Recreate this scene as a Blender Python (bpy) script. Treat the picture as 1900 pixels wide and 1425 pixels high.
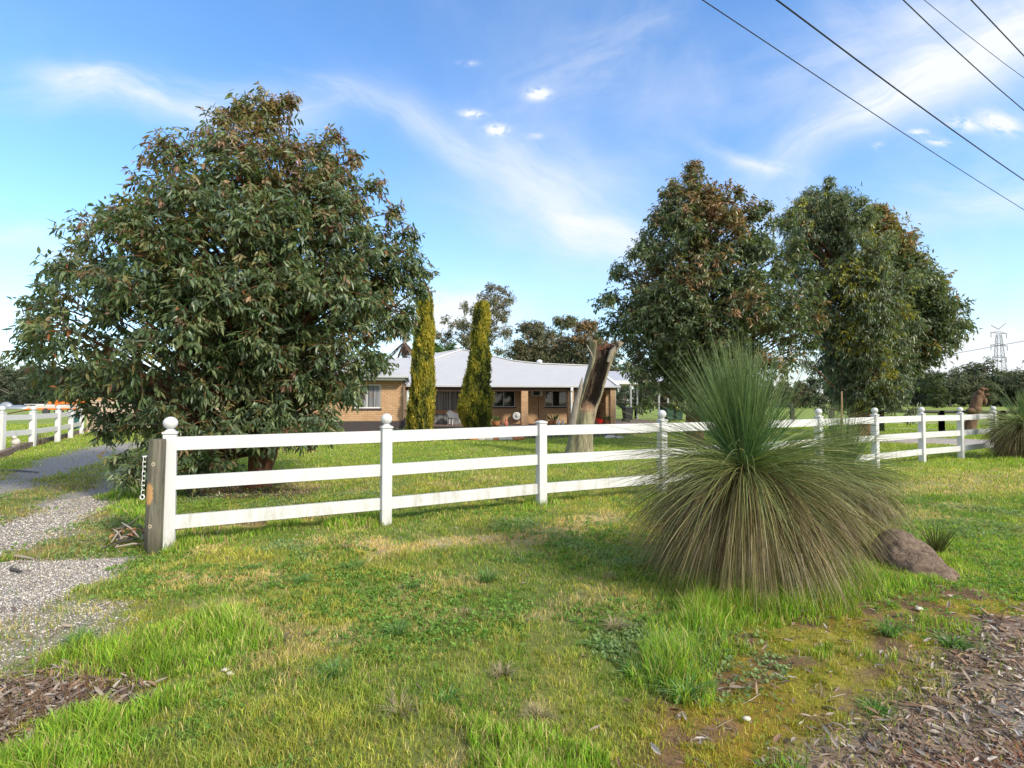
import bpy, math
import numpy as np
from mathutils import Vector, Matrix

for _o in list(bpy.data.objects): bpy.data.objects.remove(_o)
SC = bpy.context.scene
COL = SC.collection
R = math.radians

# ------------------------------------------------------------------ camera, sky, sun, exposure
EYE = 1.55
F = 1000.0                      # focal length in photo pixels (1900 wide)
PITCH = math.atan(31.5 / F)
cam_d = bpy.data.cameras.new("camera"); cam = bpy.data.objects.new("camera", cam_d); COL.objects.link(cam)
cam.location = (0, 0, EYE); cam.rotation_euler = (math.pi / 2 + PITCH, 0, 0)
cam_d.sensor_width = 36; cam_d.lens = 36 * F / 1900; cam_d.clip_start = 0.05; cam_d.clip_end = 9000
SC.camera = cam
SC.view_settings.view_transform = 'Standard'; SC.view_settings.look = 'None'
SC.view_settings.exposure = 1.13; SC.view_settings.gamma = 1.0
SC.cycles.max_bounces = 8; SC.cycles.transparent_max_bounces = 8
SC.cycles.use_denoising = True

SUN_AZ = 130.0                  # degrees clockwise from +Y (view direction): right and a little behind the camera
SUN_EL = 33.0
sd = bpy.data.lights.new("sun", 'SUN'); sun = bpy.data.objects.new("sun", sd); COL.objects.link(sun)
sd.energy = 2.35; sd.angle = R(6); sd.color = (1.0, 0.90, 0.75)
sv = Vector((math.sin(R(SUN_AZ)) * math.cos(R(SUN_EL)), math.cos(R(SUN_AZ)) * math.cos(R(SUN_EL)), math.sin(R(SUN_EL))))
sun.rotation_euler = sv.to_track_quat('Z', 'Y').to_euler(); sun.location = sv * 50


class NT:
    """tiny node helper"""
    def __init__(s, tree): s.t = tree; s.L = tree.links.new
    def n(s, typ, **k):
        a = s.t.nodes.new(typ)
        for kk, v in k.items(): setattr(a, kk, v)
        return a
    def put(s, sock, v):
        if hasattr(v, 'is_linked') or isinstance(v, bpy.types.NodeSocket): s.L(v, sock)
        elif v is not None:
            sock.default_value = v
    def m(s, op, a, b=None, c=None, clamp=False):
        x = s.n('ShaderNodeMath', operation=op); x.use_clamp = clamp
        s.put(x.inputs[0], a); s.put(x.inputs[1], b)
        if c is not None: s.put(x.inputs[2], c)
        return x.outputs[0]
    def mix(s, f, a, b, mode='MIX'):
        x = s.n('ShaderNodeMix', data_type='RGBA', blend_type=mode); x.clamp_factor = True
        s.put(x.inputs[0], f); s.put(x.inputs[6], a); s.put(x.inputs[7], b)
        return x.outputs[2]
    def noise(s, vec, scale, detail=4, rough=.55, dist=0.0):
        x = s.n('ShaderNodeTexNoise'); s.put(x.inputs['Vector'], vec); x.inputs['Scale'].default_value = scale
        x.inputs['Detail'].default_value = detail; x.inputs['Roughness'].default_value = rough; x.inputs['Distortion'].default_value = dist
        return x.outputs['Fac']
    def ramp(s, f, lo, hi, a=0.0, b=1.0, smooth=True):
        x = s.n('ShaderNodeMapRange'); x.interpolation_type = 'SMOOTHSTEP' if smooth else 'LINEAR'
        s.put(x.inputs[0], f); x.inputs[1].default_value = lo; x.inputs[2].default_value = hi
        x.inputs[3].default_value = a; x.inputs[4].default_value = b
        return x.outputs[0]
    def vec(s, x, y, z):
        c = s.n('ShaderNodeCombineXYZ'); s.put(c.inputs[0], x); s.put(c.inputs[1], y); s.put(c.inputs[2], z)
        return c.outputs[0]


def build_world():
    w = bpy.data.worlds.new("World"); SC.world = w; w.use_nodes = True
    t = w.node_tree; t.nodes.clear(); q = NT(t)
    out = q.n('ShaderNodeOutputWorld'); bg = q.n('ShaderNodeBackground'); q.L(bg.outputs[0], out.inputs[0])
    sky = q.n('ShaderNodeTexSky', sky_type='NISHITA'); sky.sun_disc = False
    sky.sun_elevation = R(SUN_EL); sky.sun_rotation = R(SUN_AZ); sky.air_density = 1.0; sky.dust_density = 1.0; sky.ozone_density = 2.2
    tc = q.n('ShaderNodeTexCoord'); sp = q.n('ShaderNodeSeparateXYZ'); q.L(tc.outputs['Generated'], sp.inputs[0])
    X, Y, Z = sp.outputs
    yy = q.m('MAXIMUM', Y, 0.12)
    a = q.m('DIVIDE', X, yy); b = q.m('DIVIDE', Z, yy)
    ab = q.vec(a, b, 0.0)
    warp = q.noise(ab, 3.2, 3, .5); warp2 = q.noise(q.vec(b, a, 3.0), 3.4, 3, .5)
    aw = q.m('ADD', a, q.m('MULTIPLY', q.m('SUBTRACT', warp, .5), .16))
    bw = q.m('ADD', b, q.m('MULTIPLY', q.m('SUBTRACT', warp2, .5), .12))

    def blob(px, py, L, W, deg, stretch, scale, lo, hi, amp, seed, sharp=1.0, useraw=False):
        ca, cb = (px - 950) / F, (744 - py) / F
        A, B = (a, b) if useraw else (aw, bw)
        da = q.m('SUBTRACT', A, ca); db = q.m('SUBTRACT', B, cb)
        c, s_ = math.cos(R(deg)), math.sin(R(deg))
        u = q.m('ADD', q.m('MULTIPLY', da, c), q.m('MULTIPLY', db, s_))
        v = q.m('SUBTRACT', q.m('MULTIPLY', db, c), q.m('MULTIPLY', da, s_))
        r2 = q.m('ADD', q.m('POWER', q.m('ABSOLUTE', q.m('DIVIDE', u, L)), 2.0), q.m('POWER', q.m('ABSOLUTE', q.m('DIVIDE', v, W)), 2.0))
        g = q.m('POWER', 2.71828, q.m('MULTIPLY', r2, -sharp))
        n = q.noise(q.vec(q.m('DIVIDE', u, stretch), v, float(seed)), scale, 9, .62, .35)
        n = q.ramp(n, lo, hi)
        return q.m('MULTIPLY', q.m('MULTIPLY', g, n), amp)
    B = [
        # main streak over the left tree, its thin tail, the swirl in the middle, the big band top right
        blob(290, 170, .24, .042, -4, 5, 15, .22, .75, .75, 1),
        blob(170, 150, .13, .022, -12, 4, 22, .34, .66, .5, 11),
        blob(470, 190, .12, .035, 2, 5, 18, .3, .66, .5, 12),
        blob(640, 175, .13, .020, -24, 5, 17, .35, .70, .5, 2),
        blob(870, 265, .20, .040, -28, 5, 12, .25, .80, .60, 3),
        blob(1060, 350, .17, .070, -38, 4, 9, .20, .85, .75, 4),
        blob(1120, 425, .11, .035, -15, 5, 14, .32, .7, .6, 14),
        blob(1000, 420, .22, .07, -22, 4, 7, .26, .9, .55, 5),
        blob(1080, 130, .20, .07, 22, 4, 8, .36, .80, .55, 6),
        blob(1690, 155, .30, .050, 27, 5, 9, .20, .75, 1.0, 7),
        blob(1560, 110, .30, .09, 15, 4, 6, .30, .85, .7, 8),
        blob(1850, 60, .25, .10, 20, 4, 6, .25, .8, .7, 9),
        blob(1400, 290, .12, .018, -25, 6, 18, .35, .7, .6, 10),
        blob(1850, 345, .12, .05, 5, 4, 10, .3, .7, .55, 15),
        blob(1790, 380, .2, .05, 0, 4, 10, .35, .8, .35, 16),
        # horizon banks
        blob(840, 590, .10, .045, 0, 2.5, 12, .3, .55, .95, 20),
        blob(1850, 640, .16, .030, 0, 4, 12, .25, .5, .95, 21),
        blob(1830, 690, .25, .022, 0, 4, 12, .25, .5, .9, 22),
        blob(120, 480, .06, .02, -25, 3, 20, .32, .66, .6, 23),
        blob(60, 570, .14, .03, 0, 4, 12, .3, .7, .5, 24),
        blob(20, 430, .07, .02, 0, 4, 12, .3, .7, .4, 25),
        # small puffs
        blob(1000, 165, .024, .012, 5, 1.3, 60, .34, .52, 1.15, 30, 1.3, True),
        blob(922, 233, .022, .011, 0, 1.3, 60, .34, .52, 1.15, 31, 1.3, True),
        blob(874, 203, .024, .008, -3, 1.5, 60, .36, .56, .9, 32, 1.3, True),
        blob(865, 105, .022, .006, 0, 2, 60, .36, .6, .5, 33, 1.3, True),
        blob(990, 245, .020, .006, 0, 2, 60, .36, .6, .5, 34, 1.3, True),
        blob(1716, 238, .020, .007, 0, 2, 60, .34, .56, .8, 35, 1.3, True),
        blob(1752, 256, .022, .008, -8, 2, 60, .34, .56, .9, 36, 1.3, True),
        blob(1800, 222, .035, .014, -8, 2, 40, .36, .58, .9, 37, 1.3, True),
        blob(1868, 220, .045, .020, -18, 2, 36, .34, .56, 1.1, 38, 1.3, True),
        blob(1640, 264, .012, .007, 0, 2, 60, .36, .6, .5, 39, 1.3, True),
    ]
    s = B[0]
    for x in B[1:]: s = q.m('ADD', s, x)
    # thin veil, thicker to the right and low down
    veil = q.m('MULTIPLY', q.ramp(q.noise(ab, 2.2, 6, .6, .4), .35, .8), q.ramp(a, -.45, .8, .05, .55))
    low = q.m('MULTIPLY', q.ramp(b, .50, -.02, 0.0, .36), q.ramp(a, -.9, .7, .55, 1.0))
    tot = q.m('ADD', q.m('ADD', s, veil), low)
    tot = q.m('MULTIPLY', tot, q.ramp(Y, .12, .3))            # ahead of the house
    # behind and overhead: unseen white cloud, added to neutralise the blue fill light
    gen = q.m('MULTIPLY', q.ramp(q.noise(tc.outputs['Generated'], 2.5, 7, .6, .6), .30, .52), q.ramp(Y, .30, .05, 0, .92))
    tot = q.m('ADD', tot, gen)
    tot = q.m('MULTIPLY', tot, q.ramp(Z, -.02, .01))
    tot = q.m('MINIMUM', tot, .96)
    hs = q.n('ShaderNodeHueSaturation'); hs.inputs['Saturation'].default_value = SKY_SAT; hs.inputs['Value'].default_value = SKY_VAL
    q.L(sky.outputs[0], hs.inputs['Color'])
    tint = q.mix(1.0, hs.outputs[0], SKY_TINT, 'MULTIPLY')
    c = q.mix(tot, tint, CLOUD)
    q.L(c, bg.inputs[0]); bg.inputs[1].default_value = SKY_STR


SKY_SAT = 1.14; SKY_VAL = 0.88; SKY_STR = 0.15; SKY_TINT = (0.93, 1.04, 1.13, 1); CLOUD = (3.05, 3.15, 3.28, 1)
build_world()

# ------------------------------------------------------------------ measuring helpers
CP, SP = math.cos(PITCH), math.sin(PITCH)
def ray(px, py):
    dx, du = px - 950.0, 712.5 - py
    return np.array([dx, F * CP - du * SP, F * SP + du * CP])
def W(px, py, Y):
    d = ray(px, py); k = Y / d[1]
    return np.array([d[0] * k, Y, EYE + d[2] * k])
def G(px, py, h=0.0):
    d = ray(px, py); k = (h - EYE) / d[2]
    return np.array([d[0] * k, d[1] * k])
def to_px(x, y, z=0.0):
    dz = z - EYE
    f = y * CP + dz * SP; u = -y * SP + dz * CP
    f = np.maximum(f, 1e-3)
    return 950 + F * x / f, 712.5 - F * u / f

# ------------------------------------------------------------------ noise in numpy
def _hash(ix, iy, iz, seed):
    h = (ix.astype(np.int64) * 374761393 + iy.astype(np.int64) * 668265263 + iz.astype(np.int64) * 2147483647 + seed * 974634777) & 0xFFFFFFFF
    h = ((h ^ (h >> 13)) * 1274126177) & 0xFFFFFFFF
    h = ((h ^ (h >> 16)) * 2246822519) & 0xFFFFFFFF
    return ((h ^ (h >> 15)) & 0xFFFFFF) / float(0xFFFFFF)
def vn(x, y, z=None, seed=0):
    x = np.asarray(x, float); y = np.asarray(y, float)
    z = np.zeros_like(x) if z is None else np.asarray(z, float)
    x0, y0, z0 = np.floor(x), np.floor(y), np.floor(z)
    fx, fy, fz = x - x0, y - y0, z - z0
    fx, fy, fz = fx * fx * (3 - 2 * fx), fy * fy * (3 - 2 * fy), fz * fz * (3 - 2 * fz)
    r = 0
    for a in (0, 1):
        for b in (0, 1):
            for c in (0, 1):
                wt = (fx if a else 1 - fx) * (fy if b else 1 - fy) * (fz if c else 1 - fz)
                r = r + wt * _hash(x0 + a, y0 + b, z0 + c, seed)
    return r
def fbm(x, y, s=1.0, seed=0, oc=4):
    r, amp, tot = 0, 1.0, 0
    for k in range(oc):
        r = r + amp * vn(np.asarray(x) * s + 17 * k, np.asarray(y) * s - 9 * k, None, seed + k); tot += amp
        amp *= .5; s *= 2.1
    return r / tot
def sm(x, lo, hi):
    t = np.clip((x - lo) / (hi - lo), 0, 1); return t * t * (3 - 2 * t)
def inpoly(px, py, poly):
    inside = np.zeros(px.shape, bool); n = len(poly)
    for i in range(n):
        x1, y1 = poly[i]; x2, y2 = poly[(i + 1) % n]
        if y1 == y2: continue
        c = ((y1 > py) != (y2 > py)) & (px < (x2 - x1) * (py - y1) / (y2 - y1) + x1)
        inside ^= c
    return inside
def gpoly(pts): return [tuple(G(a, b)) for a, b in pts]
def polymask(x, y, poly, soft=0.12, seed=5, amp=.35, fs=1.6):
    """soft, ragged-edged mask of a ground polygon (world metres)"""
    r = np.zeros(np.shape(x))
    jx = (fbm(x, y, fs, seed, 3) - .5) * amp; jy = (fbm(x, y, fs, seed + 50, 3) - .5) * amp
    for ox, oy in ((0, 0), (soft, 0), (-soft, 0), (0, soft), (0, -soft)):
        r = r + inpoly(x + jx + ox, y + jy + oy, poly)
    return r / 5.0

# ------------------------------------------------------------------ ground layout (world metres)
P_MOUTH = gpoly([(-250, 1040), (0, 1043), (110, 1043), (228, 1034), (222, 1060), (165, 1092), (100, 1128), (0, 1156), (-300, 1230)])
P_TRK1 = gpoly([(-300, 960), (0, 893), (88, 850), (160, 832), (262, 818), (275, 826), (177, 862), (88, 885), (0, 925), (-300, 1020)])
P_TRK2 = gpoly([(-300, 1060), (0, 972), (90, 936), (180, 900), (222, 878), (262, 852), (285, 858), (262, 890), (228, 918), (170, 962), (70, 1012), (0, 1040), (-300, 1150)])
P_DRIVE = gpoly([(-400, 1010), (0, 880), (180, 820), (262, 812), (300, 822), (262, 930), (225, 1030), (228, 1060), (0, 1160), (-400, 1280)])
P_SPARSE = gpoly([(-200, 1150), (60, 1135), (160, 1125), (250, 1110), (200, 1190), (90, 1215), (40, 1290), (-200, 1330)])
P_LIT1 = gpoly([(-200, 1290), (60, 1262), (170, 1235), (265, 1240), (290, 1300), (235, 1345), (140, 1372), (60, 1400), (-200, 1440)])
P_MOSS = gpoly([(1120, 1500), (1180, 1340), (1330, 1215), (1460, 1150), (1640, 1110), (1740, 1085), (1900, 1120), (2100, 1140), (2200, 1210), (1880, 1195), (1720, 1235), (1600, 1310), (1480, 1380), (1420, 1500)])
P_LIT2 = gpoly([(1440, 1500), (1500, 1385), (1590, 1325), (1700, 1270), (1760, 1215), (1900, 1160), (2100, 1120), (2600, 1300), (2400, 1700), (1400, 1700)])
P_RED = gpoly([(1640, 1520), (1700, 1395), (1800, 1370), (1900, 1340), (2100, 1330), (2400, 1600), (1700, 1700)])
P_ROAD = gpoly([(1845, 1312), (1900, 1285), (2050, 1240), (2500, 1300), (2500, 1420), (1960, 1345), (1890, 1345)])
P_TALL = [
    (gpoly([(95, 1245), (140, 1215), (250, 1185), (330, 1160), (400, 1150), (480, 1152), (480, 1190), (420, 1225), (300, 1240), (250, 1262), (120, 1262)]), .12),
    (gpoly([(330, 1195), (370, 1160), (440, 1150), (478, 1165), (470, 1210), (390, 1225)]), .17),
    (gpoly([(-100, 1395), (60, 1380), (130, 1352), (250, 1345), (300, 1300), (340, 1290), (345, 1340), (280, 1390), (200, 1440), (-100, 1500)]), .12),
    (gpoly([(1190, 1215), (1230, 1160), (1300, 1130), (1350, 1150), (1370, 1180), (1330, 1240), (1290, 1290), (1220, 1270)]), .17),
    (gpoly([(1230, 1060), (1260, 1110), (1330, 1150), (1430, 1170), (1560, 1155), (1640, 1100), (1620, 1060), (1500, 1090), (1300, 1080)]), .17),
    (gpoly([(880, 1360), (960, 1330), (1040, 1340), (1080, 1370), (1050, 1450), (900, 1450)]), .11),
    (gpoly([(1590, 1245), (1610, 1215), (1650, 1210), (1665, 1235), (1640, 1260)]), .10),
    (gpoly([(1700, 1165), (1740, 1140), (1765, 1160), (1750, 1185)]), .08),
    (gpoly([(1480, 1230), (1500, 1200), (1540, 1200), (1550, 1240)]), .09),
    (gpoly([(1640, 1085), (1700, 1065), (1760, 1095), (1740, 1120), (1660, 1110)]), .08),
    (gpoly([(580, 975), (620, 962), (720, 955), (722, 975), (620, 985)]), .13),
    (gpoly([(330, 1015), (345, 975), (470, 985), (560, 960), (560, 980), (400, 1005)]), .09),
    (gpoly([(970, 955), (985, 930), (1030, 930), (1030, 950)]), .14),
    (gpoly([(1190, 935), (1210, 915), (1260, 915), (1255, 935)]), .11),
    (gpoly([(190, 915), (260, 900), (275, 945), (270, 985), (215, 960)]), .08),
    (gpoly([(255, 1020), (275, 1005), (345, 1000), (350, 1018)]), .11),
    (gpoly([(1880, 870), (1830, 850), (1845, 838), (1960, 845)]), .12),
]
P_STRAW = [gpoly([(520, 1010), (640, 1000), (760, 1015), (870, 998), (980, 985), (1150, 950), (1160, 962), (1000, 1005), (860, 1018), (740, 1028), (600, 1022)]),
           gpoly([(250, 1095), (300, 1075), (400, 1070), (520, 1060), (540, 1075), (400, 1095), (300, 1108)]),
           gpoly([(1500, 905), (1900, 868), (2100, 862), (2100, 890), (1900, 905), (1560, 930)])]
P_BARE = gpoly([(330, 905), (400, 890), (520, 893), (600, 905), (560, 918), (420, 924), (340, 920)])
P_UNDER = gpoly([(330, 968), (480, 955), (720, 935), (725, 948), (480, 975), (330, 990)])
P_YARD = gpoly([(1560, 812), (1640, 811), (1850, 816), (2100, 818), (2100, 832), (1860, 829), (1700, 824), (1600, 819)])
P_BEDS = gpoly([(560, 826), (700, 822), (960, 816), (1120, 812), (1240, 806), (1240, 797), (560, 797)])
BX0, BX1 = G(1340, 1425), G(2000, 1085)      # top of the roadside bank

def hgt(x, y):
    x = np.asarray(x, float); y = np.asarray(y, float)
    dx, dy = BX1[0] - BX0[0], BX1[1] - BX0[1]; L = math.hypot(dx, dy)
    d = ((x - BX0[0]) * dy - (y - BX0[1]) * dx) / L           # >0 towards the road
    z = -0.16 * sm(d, -0.1, 1.5) * sm(y, -6, -1) 
    near = 1 - sm(np.hypot(x, y), 14, 40)
    z = z + near * ((fbm(x, y, .55, 3, 3) - .5) * .10 + (fbm(x, y, 2.6, 9, 3) - .5) * .035)
    z = z + .05 * np.exp(-(((x - 2.3) / .9) ** 2 + ((y - 4.6) / .8) ** 2))
    z = z + .18 * sm(y, 22, 27) * (1 - sm(np.abs(x + 1), 14, 22)) * (1 - sm(y, 60, 90))
    return z
def gz(x, y): return float(hgt(np.array([x]), np.array([y]))[0])

def zones(x, y):
    d = {}
    near = (y < 30) & (y > 0.5)
    def pm(p, **k):
        r = np.zeros(x.shape); 
        if near.any(): r[near] = polymask(x[near], y[near], p, **k)
        return r
    d['drive'] = pm(P_DRIVE, soft=.15, amp=.6)
    d['gravel'] = np.maximum.reduce([pm(P_MOUTH, soft=.08, amp=.4), pm(P_TRK1, soft=.2, amp=.9), pm(P_TRK2, soft=.15, amp=.7)])
    d['sparse'] = pm(P_SPARSE, soft=.12, amp=.5)
    d['lit1'] = pm(P_LIT1, soft=.06, amp=.3)
    d['moss'] = pm(P_MOSS, soft=.1, amp=.4)
    d['lit2'] = pm(P_LIT2, soft=.09, amp=.5)
    d['red'] = pm(P_RED, soft=.08, amp=.4)
    d['road'] = pm(P_ROAD, soft=.05, amp=.2)
    d['straw'] = np.maximum.reduce([pm(p, soft=.10, amp=.5, seed=11) * (.45 if k_ == 2 else .85) for k_, p in enumerate(P_STRAW)])
    d['bare'] = pm(P_BARE, soft=.25, amp=.9)
    d['under'] = pm(P_UNDER, soft=.06, amp=.25)
    d['yard'] = pm(P_YARD, soft=.25, amp=.4)
    d['beds'] = pm(P_BEDS, soft=.1, amp=.3)
    tall = np.zeros(x.shape)
    for i, (p, h) in enumerate(P_TALL): tall = np.maximum(tall, pm(p, soft=.10, amp=.45, seed=20 + i, fs=2.6) * h * (.35 + .65 * sm(vn(x * 5.5, y * 5.5, None, 300 + i), .25, .7)))
    d['tall'] = tall
    return d

# ------------------------------------------------------------------ mesh helpers
def link(name, me, parent=None, mats=()):
    o = bpy.data.objects.new(name, me); COL.objects.link(o)
    for m in mats: me.materials.append(m)
    if parent is not None: o.parent = parent
    return o
def tag(o, label=None, cat=None, group=None, kind=None):
    if label: o['label'] = label
    if cat: o['category'] = cat
    if group: o['group'] = group
    if kind: o['kind'] = kind
    return o
def empty(name, loc, label, cat, group=None, rz=0.0):
    o = bpy.data.objects.new(name, None); COL.objects.link(o); o.location = loc; o.rotation_euler = (0, 0, rz)
    o.empty_display_size = .2
    return tag(o, label, cat, group)
def raw_mesh(name, V, Fc, col=None, smooth=False):
    """V (n,3); Fc (m,k) uniform polygons; col (n,3) -> attribute 'col'"""
    V = np.asarray(V, np.float32); Fc = np.asarray(Fc, np.int32); k = Fc.shape[1]
    me = bpy.data.meshes.new(name)
    me.vertices.add(len(V)); me.vertices.foreach_set('co', V.ravel())
    me.loops.add(Fc.size); me.loops.foreach_set('vertex_index', Fc.ravel())
    me.polygons.add(len(Fc)); me.polygons.foreach_set('loop_start', np.arange(0, Fc.size, k, dtype=np.int32))
    me.polygons.foreach_set('loop_total', np.full(len(Fc), k, np.int32))
    if smooth: me.polygons.foreach_set('use_smooth', np.ones(len(Fc), bool))
    me.update(calc_edges=True)
    if col is not None:
        a = me.color_attributes.new('col', 'FLOAT_COLOR', 'POINT')
        c = np.ones((len(V), 4), np.float32); c[:, :3] = col; a.data.foreach_set('color', c.ravel())
    return me

class MB:
    """collects solids in one mesh"""
    def __init__(s): s.v = []; s.f = []; s.sm = []
    def add(s, vs, fs, smooth=False):
        b = len(s.v); s.v += [tuple(map(float, v)) for v in vs]
        for f in fs: s.f.append(tuple(i + b for i in f)); s.sm.append(smooth)
        return s
    def box(s, x0, x1, y0, y1, z0, z1, bev=0.0):
        if bev <= 0:
            v = [(x, y, z) for z in (z0, z1) for x, y in ((x0, y0), (x1, y0), (x1, y1), (x0, y1))]
            return s.add(v, [(3, 2, 1, 0), (4, 5, 6, 7), (0, 1, 5, 4), (1, 2, 6, 5), (2, 3, 7, 6), (3, 0, 4, 7)])
        b = min(bev, (x1 - x0) * .45, (y1 - y0) * .45, (z1 - z0) * .45); vs = []
        def ring(z, i):
            return [(x0 + i, y0, z), (x1 - i, y0, z), (x1, y0 + i, z), (x1, y1 - i, z), (x1 - i, y1, z), (x0 + i, y1, z), (x0, y1 - i, z), (x0, y0 + i, z)]
        def ins(z, i):
            return [(x0 + i + b, y0 + b, z), (x1 - i - b, y0 + b, z), (x1 - b, y0 + i + b, z), (x1 - b, y1 - i - b, z), (x1 - i - b, y1 - b, z), (x0 + i + b, y1 - b, z), (x0 + b, y1 - i - b, z), (x0 + b, y0 + i + b, z)]
        e = b * .3
        rs = [ins(z0, e), ring(z0 + b, b), ring(z1 - b, b), ins(z1, e)]
        for r in rs: vs += r
        fs = [tuple(range(7, -1, -1)), tuple(24 + i for i in range(8))]
        for k in range(3):
            for i in range(8):
                j = (i + 1) % 8; fs.append((8 * k + i, 8 * k + j, 8 * k + 8 + j, 8 * k + 8 + i))
        return s.add(vs, fs)
    def beam(s, a, b, w, h, up=(0, 0, 1)):
        a, b = Vector(a), Vector(b); d = (b - a).normalized(); sd_ = d.cross(Vector(up))
        if sd_.length < 1e-4: sd_ = d.cross(Vector((0, 1, 0)))
        sd_.normalize(); u = sd_.cross(d)
        v = [p + sd_ * (w / 2 * i) + u * (h / 2 * j) for p in (a, b) for i, j in ((-1, -1), (1, -1), (1, 1), (-1, 1))]
        return s.add(v, [(0, 1, 2, 3), (7, 6, 5, 4), (0, 4, 5, 1), (1, 5, 6, 2), (2, 6, 7, 3), (3, 7, 4, 0)])
    def tube(s, pts, rad, n=8, cap=True, smooth=True):
        pts = [Vector(p) for p in pts]; m = len(pts)
        if not hasattr(rad, '__len__'): rad = [rad] * m
        t0 = (pts[1] - pts[0]).normalized(); ref = Vector((0, 0, 1)) if abs(t0.z) < .9 else Vector((1, 0, 0))
        u = t0.cross(ref).normalized(); vs = []
        for i in range(m):
            t = (pts[min(i + 1, m - 1)] - pts[max(i - 1, 0)]).normalized()
            u = (u - t * u.dot(t)).normalized(); w = t.cross(u)
            for k in range(n):
                an = 2 * math.pi * k / n; vs.append(pts[i] + (u * math.cos(an) + w * math.sin(an)) * rad[i])
        fs = [(i * n + k, i * n + (k + 1) % n, (i + 1) * n + (k + 1) % n, (i + 1) * n + k) for i in range(m - 1) for k in range(n)]
        s.add(vs, fs, smooth)
        if cap: s.add(vs[:n], [tuple(range(n - 1, -1, -1))]); s.add(vs[-n:], [tuple(range(n))])
        return s
    def lathe(s, prof, cx=0, cy=0, n=20, smooth=True):
        vs = [(cx + r * math.cos(2 * math.pi * k / n), cy + r * math.sin(2 * math.pi * k / n), z) for r, z in prof for k in range(n)]
        fs = [(i * n + k, i * n + (k + 1) % n, (i + 1) * n + (k + 1) % n, (i + 1) * n + k) for i in range(len(prof) - 1) for k in range(n)]
        fs.append(tuple(range(n - 1, -1, -1))); s.add(vs, fs, smooth)
        s.add(vs[-n:], [tuple(range(n))])
        return s
    def sphere(s, c, r, n=14, m=9, sc=(1, 1, 1)):
        vs = []
        for i in range(1, m):
            a = math.pi * i / m
            for k in range(n):
                b = 2 * math.pi * k / n
                vs.append((c[0] + r * sc[0] * math.sin(a) * math.cos(b), c[1] + r * sc[1] * math.sin(a) * math.sin(b), c[2] - r * sc[2] * math.cos(a)))
        lo = len(vs); vs.append((c[0], c[1], c[2] - r * sc[2])); vs.append((c[0], c[1], c[2] + r * sc[2]))
        fs = [(i * n + k, i * n + (k + 1) % n, (i + 1) * n + (k + 1) % n, (i + 1) * n + k) for i in range(m - 2) for k in range(n)]
        fs += [(lo, (k + 1) % n, k) for k in range(n)] + [(lo + 1, (m - 2) * n + k, (m - 2) * n + (k + 1) % n) for k in range(n)]
        return s.add(vs, fs, True)
    def build(s, name, mat, parent=None):
        me = bpy.data.meshes.new(name); me.from_pydata(s.v, [], s.f)
        me.polygons.foreach_set('use_smooth', s.sm); me.update()
        return link(name, me, parent, [mat] if mat else [])

# ------------------------------------------------------------------ materials
def new_mat(name):
    m = bpy.data.materials.new(name); m.use_nodes = True; t = m.node_tree; t.nodes.clear(); q = NT(t)
    out = q.n('ShaderNodeOutputMaterial'); b = q.n('ShaderNodeBsdfPrincipled'); q.L(b.outputs[0], out.inputs[0])
    return m, q, b, out
def plain(name, col, rough=.6, var=.12, scale=6.0, bump=.0, metal=0.0, bscale=40, spec=.4):
    m, q, b, out = new_mat(name)
    tc = q.n('ShaderNodeTexCoord').outputs['Object']
    n = q.noise(tc, scale, 5, .6)
    c = q.mix(n, tuple(x * (1 - var) for x in col) + (1,), tuple(min(1, x * (1 + var)) for x in col) + (1,))
    q.L(c, b.inputs['Base Color']); b.inputs['Roughness'].default_value = rough; b.inputs['Metallic'].default_value = metal
    b.inputs['Specular IOR Level'].default_value = spec
    if bump > 0:
        bp = q.n('ShaderNodeBump'); bp.inputs['Strength'].default_value = bump; bp.inputs['Distance'].default_value = .01
        q.L(q.noise(tc, bscale, 4, .6), bp.inputs['Height']); q.L(bp.outputs[0], b.inputs['Normal'])
    return m
def leafy(name, rough=.45, trans=.25, spec=.35, tmul=(1.3, 1.5, .6)):
    """colour from the mesh's own attribute (each leaf its own colour), partly translucent"""
    m, q, b, out = new_mat(name)
    at = q.n('ShaderNodeAttribute', attribute_name='col')
    q.L(at.outputs['Color'], b.inputs['Base Color']); b.inputs['Roughness'].default_value = rough
    b.inputs['Specular IOR Level'].default_value = spec
    if trans > 0:
        tr = q.n('ShaderNodeBsdfTranslucent'); q.L(q.mix(1.0, at.outputs['Color'], tuple(tmul) + (1,), 'MULTIPLY'), tr.inputs['Color'])
        mx = q.n('ShaderNodeMixShader'); mx.inputs[0].default_value = trans
        q.L(b.outputs[0], mx.inputs[1]); q.L(tr.outputs[0], mx.inputs[2]); q.L(mx.outputs[0], out.inputs[0])
    return m
def bark(name, c1, c2, c3, scale=8, stretch=.18, bump=.6):
    m, q, b, out = new_mat(name)
    tc = q.n('ShaderNodeTexCoord').outputs['Object']
    mp = q.n('ShaderNodeMapping'); q.L(tc, mp.inputs[0]); mp.inputs['Scale'].default_value = (1, 1, stretch)
    n1 = q.noise(mp.outputs[0], scale, 7, .65, .6); n2 = q.noise(mp.outputs[0], scale * 3.1, 5, .6, .3)
    c = q.mix(q.ramp(n1, .35, .65), c1 + (1,), c2 + (1,)); c = q.mix(q.ramp(n2, .55, .75), c, c3 + (1,))
    q.L(c, b.inputs['Base Color']); b.inputs['Roughness'].default_value = .85; b.inputs['Specular IOR Level'].default_value = .2
    bp = q.n('ShaderNodeBump'); bp.inputs['Strength'].default_value = bump; bp.inputs['Distance'].default_value = .03
    q.L(q.m('ADD', n1, q.m('MULTIPLY', n2, .5)), bp.inputs['Height']); q.L(bp.outputs[0], b.inputs['Normal'])
    return m

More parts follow.
